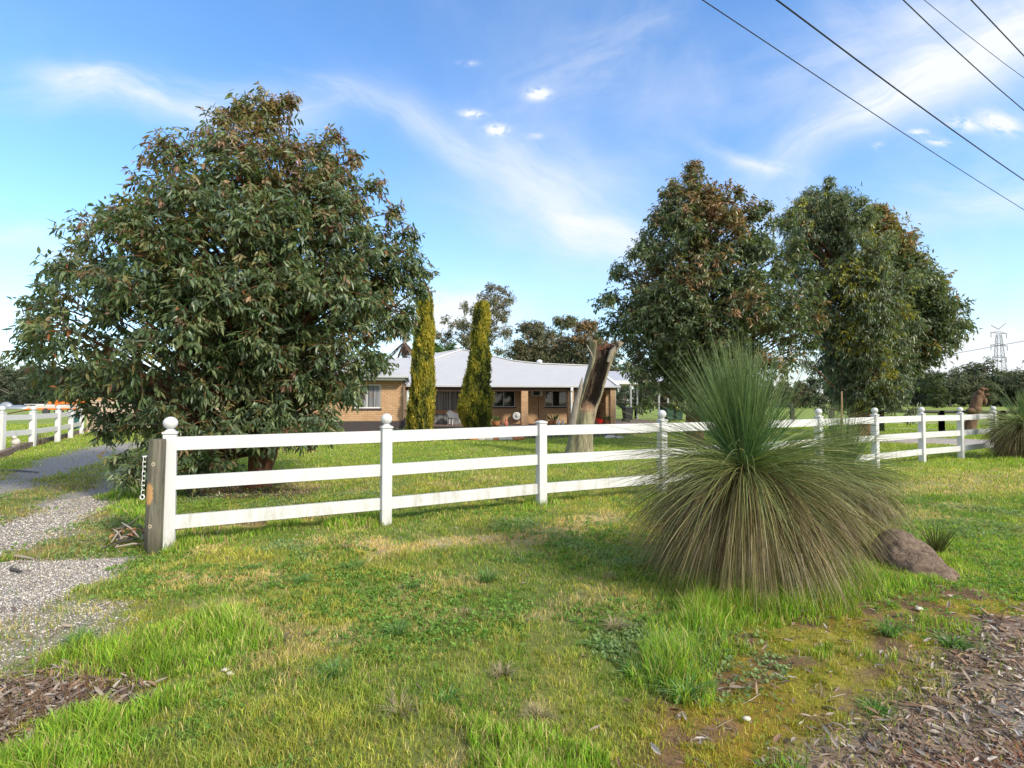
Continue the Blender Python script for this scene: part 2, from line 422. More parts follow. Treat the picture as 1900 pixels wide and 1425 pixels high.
M = {}
M['leaf'] = leafy('leaf_gloss', .36, .30, .5)
M['leaf_dull'] = leafy('leaf_dull', .55, .28, .3)
M['grass'] = leafy('grass_blade', .5, .38, .3)
M['needle'] = leafy('needle_leaf', .42, .12, .4)
M['litter'] = leafy('dry_leaf', .6, .12, .3, (1.2, 1.1, .9))
M['stone'] = leafy('gravel_stone', .8, 0, .3)
M['bark'] = bark('bark_brown', (.10, .055, .03), (.19, .12, .075), (.06, .035, .022))
M['bark_red'] = bark('bark_reddish', (.20, .08, .04), (.14, .08, .05), (.07, .04, .03))
M['bark_grey'] = bark('bark_grey', (.20, .17, .14), (.28, .25, .21), (.10, .08, .07))
_v = plain('white_vinyl', (.60, .61, .63), .4, .04, 3.0, 0, spec=.35)
def dirty(m):
    q = NT(m.node_tree); b = [x for x in m.node_tree.nodes if x.type == 'BSDF_PRINCIPLED'][0]; src = b.inputs['Base Color'].links[0].from_socket
    tc = q.n('ShaderNodeTexCoord').outputs['Object']; sp = q.n('ShaderNodeSeparateXYZ'); q.L(tc, sp.inputs[0])
    mp = q.n('ShaderNodeMapping'); q.L(tc, mp.inputs[0]); mp.inputs['Scale'].default_value = (1, 1, .25)
    n = q.noise(mp.outputs[0], 9, 6, .7, .4); n2 = q.noise(tc, 40, 4, .6)
    f = q.m('MULTIPLY', q.ramp(n, .42, .75), q.ramp(sp.outputs[2], .9, .0, .10, .75))
    c = q.mix(f, src, (.30, .29, .20, 1)); c = q.mix(q.ramp(n2, .62, .8, 0, .25), c, (.35, .34, .30, 1))
    q.L(c, b.inputs['Base Color']); return m
M['vinyl'] = dirty(_v)
M['metal_white'] = plain('white_metal', (.70, .71, .72), .4, .05)
M['metal_dark'] = plain('dark_metal', (.06, .06, .065), .5, .2)
M['galv'] = plain('galvanised_steel', (.42, .44, .46), .4, .12, 8, 0, .7)
M['gutter'] = plain('gutter_grey', (.48, .50, .53), .45, .05)
M['fascia'] = plain('fascia_white', (.62, .64, .66), .5, .05)
M['beam'] = plain('dark_stained_timber', (.12, .065, .045), .6, .3, 20)
M['timber'] = plain('light_timber', (.42, .26, .14), .6, .15, 14)
M['paving'] = plain('brick_paving', (.16, .11, .10), .8, .25, 6, .3)
M['plinth'] = plain('dark_plinth', (.055, .045, .045), .7, .3, 8)
M['concrete'] = plain('concrete', (.30, .29, .27), .85, .15, 4, .3)
M['plastic_white'] = plain('white_plastic', (.66, .68, .70), .45, .04)
M['plastic_dark'] = plain('dark_plastic', (.025, .03, .032), .45, .15)
M['plastic_green'] = plain('dark_green_plastic', (.02, .06, .045), .45, .15)
M['plastic_teal'] = plain('teal_plastic', (.03, .14, .14), .45, .15)
M['plastic_yellow'] = plain('yellow_plastic', (.75, .55, .03), .45, .08)
M['red_glaze'] = plain('red_glaze', (.60, .02, .015), .35, .1)
M['terracotta'] = plain('terracotta', (.42, .17, .08), .75, .15)
M['pink_paint'] = plain('faded_red_paint', (.50, .14, .11), .6, .2)
M['pale_stone'] = plain('pale_cast_stone', (.55, .52, .47), .8, .15, 12, .3)
M['beige_panel'] = plain('beige_steel_panel', (.52, .40, .31), .55, .08)
M['orange_paint'] = plain('orange_paint', (.80, .20, .03), .5, .15)
M['fabric_grey'] = plain('grey_fabric', (.13, .14, .16), .9, .15, 30)
M['wire'] = plain('black_wire', (.012, .012, .014), .5, .1)
M['pylon'] = plain('pylon_steel', (.20, .22, .25), .6, .1)
M['rail_grey'] = plain('weathered_rail', (.07, .065, .06), .85, .3, 8, .4)
M['sleeper'] = bark('old_sleeper_wood', (.12, .075, .055), (.24, .19, .16), (.05, .035, .03), 6, 1.0)
M['stick'] = plain('dead_stick', (.32, .27, .23), .85, .25, 20, .4)
M['dead_pale'] = bark('pale_dead_wood', (.22, .19, .145), (.34, .30, .22), (.16, .12, .08), 14, .2)

def brick_mat():
    m, q, b, out = new_mat('tan_brick')
    tc = q.n('ShaderNodeTexCoord').outputs['Object']; sp = q.n('ShaderNodeSeparateXYZ'); q.L(tc, sp.inputs[0])
    v = q.vec(q.m('ADD', sp.outputs[0], sp.outputs[1]), sp.outputs[2], 0.0)
    br = q.n('ShaderNodeTexBrick'); q.L(v, br.inputs['Vector'])
    br.inputs['Scale'].default_value = 1.0; br.inputs['Brick Width'].default_value = .24; br.inputs['Row Height'].default_value = .086
    br.inputs['Mortar Size'].default_value = .007; br.inputs['Mortar Smooth'].default_value = .2; br.inputs['Bias'].default_value = 0
    br.inputs['Color1'].default_value = (.56, .37, .21, 1); br.inputs['Color2'].default_value = (.46, .285, .15, 1); br.inputs['Mortar'].default_value = (.22, .16, .11, 1)
    n = q.noise(tc, 9, 4, .6)
    c = q.mix(q.ramp(n, .3, .75, 0, .3), br.outputs['Color'], (.36, .20, .11, 1))
    q.L(c, b.inputs['Base Color']); b.inputs['Roughness'].default_value = .85
    bp = q.n('ShaderNodeBump'); bp.inputs['Strength'].default_value = .5; bp.inputs['Distance'].default_value = .008; bp.invert = True
    q.L(br.outputs['Fac'], bp.inputs['Height']); q.L(bp.outputs[0], b.inputs['Normal'])
    return m
M['brick'] = brick_mat()

def roof_mat():
    m, q, b, out = new_mat('pale_metal_roof')
    tc = q.n('ShaderNodeTexCoord').outputs['Object']; sp = q.n('ShaderNodeSeparateXYZ'); q.L(tc, sp.inputs[0])
    w = q.m('SINE', q.m('MULTIPLY', sp.outputs[0], 2 * math.pi / .19))
    rows = q.m('FRACT', q.m('MULTIPLY', sp.outputs[2], 6.2))
    n = q.noise(tc, 1.3, 5, .6)
    c = q.mix(n, (.40, .405, .425, 1), (.47, .475, .49, 1))
    c = q.mix(q.ramp(rows, .0, .16, .30, 0), c, (.32, .33, .36, 1))
    q.L(c, b.inputs['Base Color']); b.inputs['Roughness'].default_value = .42
    bp = q.n('ShaderNodeBump'); bp.inputs['Strength'].default_value = .10; bp.inputs['Distance'].default_value = .01
    q.L(q.m('ADD', w, q.m('MULTIPLY', rows, 1.2)), bp.inputs['Height']); q.L(bp.outputs[0], b.inputs['Normal'])
    return m
M['roof'] = roof_mat()

def glass_mat(name='window_glass', col=(.02, .025, .03), rough=.03):
    m, q, b, out = new_mat(name)
    b.inputs['Base Color'].default_value = col + (1,); b.inputs['Roughness'].default_value = rough
    b.inputs['Specular IOR Level'].default_value = .8
    tc = q.n('ShaderNodeTexCoord').outputs['Object']
    bp = q.n('ShaderNodeBump'); bp.inputs['Strength'].default_value = .04; bp.inputs['Distance'].default_value = .02
    q.L(q.noise(tc, 1.1, 2), bp.inputs['Height']); q.L(bp.outputs[0], b.inputs['Normal'])
    return m
M['glass'] = glass_mat()

def curtain_mat():
    m, q, b, out = new_mat('sheer_curtain')
    tc = q.n('ShaderNodeTexCoord').outputs['Object']; mp = q.n('ShaderNodeMapping'); q.L(tc, mp.inputs[0]); mp.inputs['Scale'].default_value = (1, 1, .02)
    n = q.noise(mp.outputs[0], 11, 3, .7)
    c = q.mix(q.ramp(n, .35, .7), (.07, .075, .085, 1), (.34, .35, .37, 1))
    q.L(c, b.inputs['Base Color']); b.inputs['Roughness'].default_value = .25; b.inputs['Specular IOR Level'].default_value = .7
    return m
M['curtain'] = curtain_mat()

def post_mat():
    m, q, b, out = new_mat('weathered_round_post')
    tc = q.n('ShaderNodeTexCoord').outputs['Object']; sp = q.n('ShaderNodeSeparateXYZ'); q.L(tc, sp.inputs[0])
    mp = q.n('ShaderNodeMapping'); q.L(tc, mp.inputs[0]); mp.inputs['Scale'].default_value = (1, 1, .06)
    n1 = q.noise(mp.outputs[0], 30, 6, .65, .4); n2 = q.noise(tc, 5, 4, .6)
    c = q.mix(q.ramp(n1, .3, .7), (.05, .045, .035, 1), (.17, .155, .12, 1))
    c = q.mix(q.ramp(n2, .45, .7, 0, .5), c, (.14, .16, .09, 1))
    # rubbed bare patch where the chain swings
    d = q.m('ADD', q.m('POWER', q.m('ABSOLUTE', q.m('DIVIDE', q.m('SUBTRACT', sp.outputs[2], .62), .12)), 2.0), q.m('POWER', q.m('ABSOLUTE', q.m('DIVIDE', q.m('ADD', sp.outputs[0], .02), .05)), 2.0))
    patch = q.m('MULTIPLY', q.ramp(q.m('ADD', d, q.m('MULTIPLY', q.noise(tc, 22, 5, .7), 1.6)), 1.9, 1.3), q.ramp(sp.outputs[1], .0, -.02))
    c = q.mix(patch, c, (.48, .27, .11, 1))
    for kz, kx in ((.93, .015), (.29, .01)):      # knots
        d2 = q.m('ADD', q.m('POWER', q.m('ABSOLUTE', q.m('DIVIDE', q.m('SUBTRACT', sp.outputs[2], kz), .022)), 2.0), q.m('POWER', q.m('ABSOLUTE', q.m('DIVIDE', q.m('SUBTRACT', sp.outputs[0], kx), .018)), 2.0))
        c = q.mix(q.m('MULTIPLY', q.ramp(d2, 1.2, .7), q.ramp(sp.outputs[1], 0, -.02)), c, (.42, .37, .27, 1))
        c = q.mix(q.m('MULTIPLY', q.ramp(d2, .25, .1), q.ramp(sp.outputs[1], 0, -.02)), c, (.08, .06, .04, 1))
    q.L(c, b.inputs['Base Color']); b.inputs['Roughness'].default_value = .85
    bp = q.n('ShaderNodeBump'); bp.inputs['Strength'].default_value = .7; bp.inputs['Distance'].default_value = .01
    q.L(n1, bp.inputs['Height']); q.L(bp.outputs[0], b.inputs['Normal'])
    return m
M['post'] = post_mat()

def ground_mat():
    m, q, b, out = new_mat('ground_cover_soil')
    at = q.n('ShaderNodeAttribute', attribute_name='col'); g = q.n('ShaderNodeAttribute', attribute_name='grav')
    pos = q.n('ShaderNodeNewGeometry').outputs['Position']
    n1 = q.noise(pos, 9, 8, .7); n2 = q.noise(pos, 55, 5, .7); n3 = q.noise(pos, .5, 5, .6); n4 = q.noise(pos, 3, 6, .65, .4)
    k = q.m('ADD', q.m('MULTIPLY', n1, .7), q.m('MULTIPLY', n2, .7))
    k = q.m('MULTIPLY', q.ramp(k, .35, 1.05, .55, 1.5, False), q.ramp(n4, .25, .75, .78, 1.22))
    c = q.mix(1.0, at.outputs['Color'], q.vec(k, k, k), 'MULTIPLY')
    # far paddock: broad patches of drier and greener pasture
    c = q.mix(q.ramp(n3, .35, .7, 0, .4), c, q.mix(1.0, c, (1.45, 1.05, .95, 1), 'MULTIPLY'))
    vo = q.n('ShaderNodeTexVoronoi'); q.L(pos, vo.inputs['Vector']); vo.inputs['Scale'].default_value = 75
    sep = q.n('ShaderNodeSeparateColor'); q.L(vo.outputs['Color'], sep.inputs[0])
    st = q.mix(sep.outputs[0], (.20, .19, .18, 1), (.58, .56, .53, 1)); st = q.mix(q.ramp(vo.outputs['Distance'], .35, .6, 0, .7), st, (.12, .10, .09, 1))
    c = q.mix(q.m('MULTIPLY', g.outputs['Fac'], .75), c, st)
    q.L(c, b.inputs['Base Color']); b.inputs['Roughness'].default_value = .95; b.inputs['Specular IOR Level'].default_value = .15
    bp = q.n('ShaderNodeBump'); bp.inputs['Strength'].default_value = .8; bp.inputs['Distance'].default_value = .02
    q.L(q.m('ADD', q.m('ADD', n1, q.m('MULTIPLY', n2, .6)), q.m('MULTIPLY', q.m('MULTIPLY', vo.outputs['Distance'], g.outputs['Fac']), -.6)), bp.inputs['Height']); q.L(bp.outputs[0], b.inputs['Normal'])
    return m
M['ground'] = ground_mat()

# ------------------------------------------------------------------ ground sheet
def grow(start, step, end, ratio):
    r = []; v = start
    while abs(v) < abs(end): r.append(v); v += step; step *= ratio
    r.append(end); return r
C_GREEN = np.array([.165, .240, .050]); C_YEL = np.array([.300, .315, .070]); C_STRAW = np.array([.42, .35, .22])
C_BLUE = np.array([.16, .245, .13]); C_DARK = np.array([.10, .19, .03]); C_SOIL = np.array([.16, .115, .08])
def turf_mix(x, y):
    """smooth noises deciding what kind of turf grows where: (yellow, straw, blue, dark) weights"""
    a = fbm(x, y, .75, 31, 4); b = fbm(x, y, 1.5, 41, 4); c = fbm(x, y, .9, 51, 4); d = fbm(x, y, 2.4, 61, 3)
    yel = sm(a, .42, .62); straw = sm(b, .56, .70) * .75; blue = sm(c, .56, .66) * .8; dark = sm(d, .52, .68) * .7
    return yel, straw, blue, dark
def build_ground():
    xs = np.array(sorted(set(grow(0, .08, 9, 1.0)[:-1] + [-v for v in grow(.08, .08, 9, 1.0)[:-1]] + grow(9, .12, 3500, 1.09) + [-v for v in grow(9, .12, 3500, 1.09)])))
    ys = np.array(sorted(set(grow(1.2, .07, 9, 1.0)[:-1] + grow(9, .1, 4500, 1.035) + [1.2 - v for v in grow(.1, .15, 400, 1.2)])))
    X, Y = np.meshgrid(xs, ys); x, y = X.ravel(), Y.ravel(); z = hgt(x, y)
    n, mm = len(xs), len(ys)
    idx = np.arange(n * mm).reshape(mm, n)
    Fc = np.stack([idx[:-1, :-1], idx[:-1, 1:], idx[1:, 1:], idx[1:, :-1]], -1).reshape(-1, 4)
    Z = zones(x, y); yel, straw, blue, dark = turf_mix(x, y)
    def L(c, col, w): return c * (1 - w[:, None]) + np.asarray(col)[None] * w[:, None]
    c = np.tile(C_GREEN * .9, (len(x), 1))
    c = L(c, C_YEL * .95, yel * .8); c = L(c, C_STRAW * .9, straw * .6); c = L(c, C_DARK, dark * .4)
    # between-blade soil close up, blended out with distance where the sheet itself reads as lawn
    nearw = (1 - sm(y, 5, 16))
    c = L(c, (.13, .14, .055), nearw * .55)
    far = sm(y, 26, 60); c = L(c, (.19, .27, .055), far * .8)
    c = L(c, (.18, .255, .05), sm(y, 10, 16) * (1 - far) * .6)
    c = L(c, (.20, .19, .10), Z['drive'] * .7)
    c = L(c, (.34, .33, .31), Z['gravel'] * .85)
    c = L(c, (.27, .24, .20), Z['sparse'] * .6)
    c = L(c, (.16, .10, .075), Z['lit1'] * .9)
    mo = fbm(x, y, 3.0, 71, 4)
    c = L(c, (.24, .21, .03), Z['moss'] * .85); c = L(c, (.22, .14, .03), Z['moss'] * sm(fbm(x, y, 1.7, 171, 3), .45, .6) * .7); c = L(c, (.15, .095, .065), Z['moss'] * sm(mo, .50, .60) * .9)
    c = L(c, (.20, .15, .115), Z['lit2'] * .92); c = L(c, (.26, .10, .055), Z['red'] * .8); c = L(c, (.30, .30, .31), Z['road'])
    c = L(c, C_STRAW, Z['straw'] * .75); c = L(c, (.09, .05, .035), Z['bare'] * .8); c = L(c, (.23, .16, .11), Z['under'] * .7)
    c = L(c, (.36, .34, .32), Z['yard']); c = L(c, (.06, .05, .035), Z['beds'])
    # pale gravel apron far left
    c = L(c, (.45, .42, .38), sm(y, 105, 115) * (1 - sm(y, 180, 210)) * sm(-x, 60, 80))
    me = raw_mesh('ground', np.stack([x, y, z], 1), Fc, c, True)
    a = me.attributes.new('grav', 'FLOAT', 'POINT')
    gv = np.clip(Z['gravel'] + Z['sparse'] * .45 + Z['drive'] * .18 + Z['road'] * .6 + Z['lit2'] * .15, 0, 1)
    a.data.foreach_set('value', gv.astype(np.float32))
    tag(link('ground', me, None, [M['ground']]), kind='structure')
build_ground()

# ------------------------------------------------------------------ small scattered matter
def unit(v): return v / np.maximum(np.linalg.norm(v, axis=1, keepdims=True), 1e-9)
def blades(x, y, z, h, w, lean, azim, col, rng, tipc=1.15):
    n = len(x); ca, sa = np.cos(azim), np.sin(azim)
    sx, sy = -sa * w / 2, ca * w / 2
    tw = rng.uniform(0, 2 * np.pi, n); sx, sy = np.cos(tw) * w / 2, np.sin(tw) * w / 2
    V = np.empty((n, 5, 3), np.float32)
    lx, ly = ca * lean, sa * lean
    V[:, 0] = np.stack([x - sx, y - sy, z - .004], 1); V[:, 1] = np.stack([x + sx, y + sy, z - .004], 1)
    V[:, 2] = np.stack([x + sx * .8 + lx * .3, y + sy * .8 + ly * .3, z + h * .55], 1)
    V[:, 3] = np.stack([x - sx * .8 + lx * .3, y - sy * .8 + ly * .3, z + h * .55], 1)
    V[:, 4] = np.stack([x + lx, y + ly, z + h * (1 - .25 * np.minimum(lean / np.maximum(h, 1e-3), 1.5))], 1)
    b = (np.arange(n) * 5)[:, None]
    Fq = np.concatenate([b + np.array([[0, 1, 2]]), b + np.array([[0, 2, 3]]), b + np.array([[3, 2, 4]])], 0)
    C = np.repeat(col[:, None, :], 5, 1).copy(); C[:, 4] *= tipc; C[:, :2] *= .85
    return V.reshape(-1, 3), Fq, C.reshape(-1, 3)

def build_grass():
    rng = np.random.RandomState(4)
    N = 760000
    y = 1.75 * np.exp(rng.uniform(0, math.log(36 / 1.75), N)); x = rng.uniform(-1.12, 1.12, N) * (y + .25)
    # clumping
    x = x + (vn(x * 14, y * 14, None, 77) - .5) * .06; y = y + (vn(x * 14, y * 14, None, 78) - .5) * .06
    Z = zones(x, y); yel, straw, blue, dark = turf_mix(x, y)
    keep = np.ones(N)
    keep *= 1 - Z['gravel'] * .97; keep *= 1 - Z['drive'] * .35 * sm(fbm(x, y, 1.2, 91, 3), .35, .6)
    keep *= 1 - Z['sparse'] * .75; keep *= 1 - Z['lit1'] * .93; keep *= 1 - Z['lit2'] * .94; keep *= 1 - Z['road']; keep *= 1 - Z['red'] * .5
    mo = fbm(x, y, 3.0, 71, 4)
    keep *= 1 - Z['moss'] * (.22 + .7 * sm(mo, .48, .58)); keep *= 1 - Z['bare'] * .8; keep *= 1 - Z['yard']; keep *= 1 - Z['beds'] * .8
    keep *= 1 - Z['under'] * .6
    keep *= .55 + .45 * sm(fbm(x, y, 4.0, 93, 3), .35, .5)
    dh = (y > 27.3) & (np.abs(x + 1) < 10); keep[dh] = 0
    keep = np.where(Z['tall'] > .015, np.maximum(keep, .45 + 3.5 * Z['tall']), keep)
    k = rng.uniform(0, 1, N) < keep
    x, y = x[k], y[k]; n = len(x)
    Z = {a: b[k] for a, b in Z.items()}; yel, straw, blue, dark = yel[k], straw[k], blue[k], dark[k]
    u = rng.uniform(0, 1, (n, 4))
    col = np.tile(C_GREEN, (n, 1))
    def put(mask, c):
        col[mask] = c
    put(u[:, 0] < .18 + .62 * yel, C_YEL); put(u[:, 1] < .04 + .75 * straw, C_STRAW)
    put(u[:, 2] < .75 * blue, C_BLUE); put((u[:, 3] < .9 * dark) , C_DARK * 1.15)
    st = Z['straw'] + Z['under'] * .6; put(u[:, 1] < st * .85, C_STRAW * np.array([1.1, 1.02, .95]))
    put((u[:, 0] < Z['drive'] * .55), np.array([.24, .20, .08])); put((u[:, 1] < Z['moss'] * .45), np.array([.25, .23, .025]))
    tallm = Z['tall'] > .02
    put(tallm & (u[:, 0] < .7), np.array([.125, .26, .03])); put(tallm & (u[:, 0] < .28), np.array([.24, .36, .05])); put(tallm & (u[:, 1] < .05), C_STRAW)
    rt = (x > 2.6) & (y > 3.2) & (y < 7) & ~tallm & (u[:, 3] < .6); put(rt, np.array([.19, .31, .04]))
    far = sm(y, 9, 14); put((u[:, 2] < far * .75), np.array([.20, .285, .055]))
    put(u[:, 3] > .965, np.array([.44, .38, .24])); put((u[:, 3] < .955) & (u[:, 3] > .925), np.array([.16, .11, .06]))
    col *= rng.uniform(.6, 1.45, (n, 1)) * (.78 + .5 * fbm(x, y, 6.0, 201, 2))[:, None]; col *= 1 + (rng.uniform(-.08, .08, (n, 3)))
    col *= np.array([1.42, 1.30, 1.05])
    h = (.014 + .026 * rng.uniform(0, 1, n) ** 1.5) * (1 + .8 * sm(fbm(x, y, 2.2, 95, 3), .45, .65)) + .0016 * y
    h += Z['tall'] * rng.uniform(.35, 1.15, n); h *= 1 - .45 * Z['moss'] * (Z['tall'] < .02)
    w = np.maximum(.0034, y * .0009) * rng.uniform(.7, 1.3, n); w *= 1 + .25 * tallm
    lean = h * rng.uniform(.15, 1.0, n); lean = np.where(tallm, h * rng.uniform(.1, .65, n), lean)
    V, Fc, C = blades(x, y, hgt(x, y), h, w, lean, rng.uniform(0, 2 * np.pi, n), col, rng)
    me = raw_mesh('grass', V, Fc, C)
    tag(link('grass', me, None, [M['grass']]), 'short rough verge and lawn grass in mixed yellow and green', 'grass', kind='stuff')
build_grass()

def leaf_mesh(P, D, N, L, Wd, col, simple=False, curve=.12, fold=.18, rng=None):
    """P base, D direction, N normal (unit, n x 3). Returns V, F, C"""
    n = len(P); N = unit(N - D * np.sum(N * D, 1, keepdims=True)); S = np.cross(D, N)
    L = L[:, None]; Wd = Wd[:, None]
    if simple:
        V = np.empty((n, 4, 3), np.float32)
        V[:, 0] = P; V[:, 1] = P + D * L * .45 + S * Wd / 2 + N * Wd * fold; V[:, 3] = P + D * L * .45 - S * Wd / 2 + N * Wd * fold
        V[:, 2] = P + D * L - N * L * curve
        b = (np.arange(n) * 4)[:, None]
        Fc = np.concatenate([b + np.array([[0, 1, 2]]), b + np.array([[0, 2, 3]])], 0)
        return V.reshape(-1, 3), Fc, np.repeat(col, 4, 0)
    V = np.empty((n, 8, 3), np.float32)
    def st(t): return P + D * L * t - N * L * curve * t * t
    V[:, 0] = P
    for i, (t, wf) in enumerate(((.28, .85), (.62, .78))):
        m = st(t); V[:, 1 + 3 * i] = m + S * Wd / 2 * wf + N * Wd * fold * wf; V[:, 2 + 3 * i] = m; V[:, 3 + 3 * i] = m - S * Wd / 2 * wf + N * Wd * fold * wf
    V[:, 7] = st(1.0)
    b = (np.arange(n) * 8)[:, None]
    T = [(0, 2, 1), (0, 3, 2), (1, 2, 5), (1, 5, 4), (2, 3, 6), (2, 6, 5), (4, 5, 7), (5, 6, 7)]
    Fc = np.concatenate([b + np.array([t]) for t in T], 0)
    return V.reshape(-1, 3), Fc, np.repeat(col, 8, 0)

def mb_tubes(specs, n=5):
    """many tapered tubes -> V,F   specs: list of (pts (k,3), radii (k))"""
    Vs, Fs, b = [], [], 0
    ang = np.arange(n) * 2 * np.pi / n; ca, sa = np.cos(ang), np.sin(ang)
    for pts, rad in specs:
        pts = np.asarray(pts, float); k = len(pts)
        t = np.gradient(pts, axis=0); t = unit(t)
        ref = np.array([0, 0, 1.0]) if abs(t[0, 2]) < .9 else np.array([1.0, 0, 0])
        u = unit(np.cross(t, ref[None])); w = np.cross(t, u)
        ring = pts[:, None] + (u[:, None] * ca[None, :, None] + w[:, None] * sa[None, :, None]) * np.asarray(rad)[:, None, None]
        Vs.append(ring.reshape(-1, 3))
        i = np.arange(k - 1)[:, None] * n; j = np.arange(n)[None]
        q = np.stack([i + j, i + (j + 1) % n, i + n + (j + 1) % n, i + n + j], -1).reshape(-1, 4) + b
        Fs.append(q); b += k * n
    return np.concatenate(Vs), np.concatenate(Fs)

def scatter_in(poly, n, rng, soft=.1, amp=.4, seed=5):
    p = np.array(poly); lo, hi = p.min(0), p.max(0)
    lo = np.maximum(lo, [-7, 1.6]); hi = np.minimum(hi, [7, 30])
    x = rng.uniform(lo[0], hi[0], n * 3); y = rng.uniform(lo[1], hi[1], n * 3)
    m = rng.uniform(0, 1, n * 3) < polymask(x, y, poly, soft, seed, amp)
    return x[m][:n], y[m][:n]

def build_litter():
    rng = np.random.RandomState(8)
    xs, ys = [], []
    for poly, n in ((P_LIT1, 2600), (P_LIT2, 9500), (P_MOSS, 420), (P_SPARSE, 160), (P_BARE, 900), (P_UNDER, 300)):
        x, y = scatter_in(poly, n, rng); xs.append(x); ys.append(y)
    x = rng.uniform(-5, 5, 500); y = rng.uniform(2, 7, 500); xs.append(x); ys.append(y)
    x, y = np.concatenate(xs), np.concatenate(ys); n = len(x)
    z = hgt(x, y) + rng.uniform(.001, .022, n)
    az = rng.uniform(0, 2 * np.pi, n); el = rng.normal(0, .30, n)
    D = np.stack([np.cos(az) * np.cos(el), np.sin(az) * np.cos(el), np.sin(el)], 1)
    N = unit(np.stack([rng.normal(0, .45, n), rng.normal(0, .45, n), np.ones(n)], 1))
    pal = np.array([[.34, .28, .23], [.24, .19, .155], [.40, .35, .30], [.22, .13, .085], [.15, .11, .09], [.34, .22, .14], [.46, .42, .37], [.18, .13, .10], [.28, .20, .15]])
    col = pal[rng.randint(0, len(pal), n)] * rng.uniform(.7, 1.2, (n, 1))
    L = rng.uniform(.025, .085, n); Wd = L * rng.uniform(.14, .34, n)
    V, Fc, C = leaf_mesh(np.stack([x, y, z], 1), D, N, L, Wd, col, False, rng.uniform(-.25, .35, (n, 1)), .3)
    specs = []; xs, ys = [], []
    for poly, k_ in ((P_LIT1, 160), (P_LIT2, 420), (P_MOSS, 120), (P_BARE, 60)):
        qx, qy = scatter_in(poly, k_, rng); xs.append(qx); ys.append(qy)
    qx, qy = np.concatenate(xs), np.concatenate(ys); qz = hgt(qx, qy); ta = rng.uniform(0, 6.28, len(qx)); tl = rng.uniform(.03, .14, len(qx))
    for i in range(len(qx)):
        o_ = np.array([qx[i], qy[i], qz[i] + .008]); d_ = np.array([math.cos(ta[i]), math.sin(ta[i]), rng.uniform(-.02, .25)]) * tl[i]
        specs.append((np.stack([o_ - d_ / 2, o_ + rng.normal(0, .006, 3) + [0, 0, .006], o_ + d_ / 2]), [.0018, .0025, .0012]))
    tv, tf = mb_tubes(specs, 4); tf = np.concatenate([tf[:, [0, 1, 2]], tf[:, [0, 2, 3]]]) + len(V)
    tc_ = np.repeat(np.array([[.30, .24, .19], [.18, .12, .09], [.40, .35, .29]])[rng.randint(0, 3, len(specs))], 12, 0)
    V = np.concatenate([V, tv]); Fc = np.concatenate([Fc, tf]); C = np.concatenate([C, tc_])
    tag(link('leaf_litter', raw_mesh('leaf_litter', V, Fc, C), None, [M['litter']]), 'dry grey and tan gum leaves fallen on the bare soil', 'leaf litter', kind='stuff')
build_litter()

def build_gravel():
    rng = np.random.RandomState(9); xs, ys, cs, ss = [], [], [], []
    grey = np.array([[.50, .475, .44], [.36, .335, .31], [.62, .59, .55], [.26, .235, .21], [.44, .38, .31]])
    red = np.array([[.34, .12, .06], [.24, .10, .06], [.40, .22, .14], [.15, .09, .07], [.44, .30, .22]])
    for poly, n, pal, s in ((P_MOUTH, 16000, grey, .0085), (P_TRK1, 11000, grey, .017), (P_TRK2, 11000, grey, .012), (P_SPARSE, 3500, grey, .008),
                            (P_RED, 6000, red, .007), (P_ROAD, 1800, grey, .008), (P_LIT2, 2500, red, .006), (P_DRIVE, 5000, grey, .011)):
        x, y = scatter_in(poly, n, rng); xs.append(x); ys.append(y); cs.append(pal[rng.randint(0, 5, len(x))]); ss.append(np.full(len(x), s))
    x, y, c, s = map(np.concatenate, (xs, ys, cs, ss)); n = len(x)
    s = s * rng.uniform(.5, 1.35, n)
    O = np.array([[1, 0, 0], [0, 1, 0], [-1, 0, 0], [0, -1, 0], [0, 0, 1], [0, 0, -.6]], float)
    V = O[None] * rng.uniform(.6, 1.2, (n, 6, 1)) * s[:, None, None]; V[:, :, 2] *= .6
    a = rng.uniform(0, 6.28, n); ca, sa = np.cos(a)[:, None], np.sin(a)[:, None]
    vx = V[:, :, 0] * ca - V[:, :, 1] * sa; vy = V[:, :, 0] * sa + V[:, :, 1] * ca
    V = np.stack([vx + x[:, None], vy + y[:, None], V[:, :, 2] + (hgt(x, y) + s * .3)[:, None]], -1)
    b = (np.arange(n) * 6)[:, None]
    T = [(0, 1, 4), (1, 2, 4), (2, 3, 4), (3, 0, 4), (1, 0, 5), (2, 1, 5), (3, 2, 5), (0, 3, 5)]
    Fc = np.concatenate([b + np.array([t]) for t in T], 0)
    c = c * rng.uniform(.75, 1.25, (n, 1))
    tag(link('gravel', raw_mesh('gravel', V.reshape(-1, 3), Fc, np.repeat(c, 6, 0)), None, [M['stone']]), 'loose grey and rusty gravel on the drive and road edge', 'gravel', kind='stuff')
build_gravel()

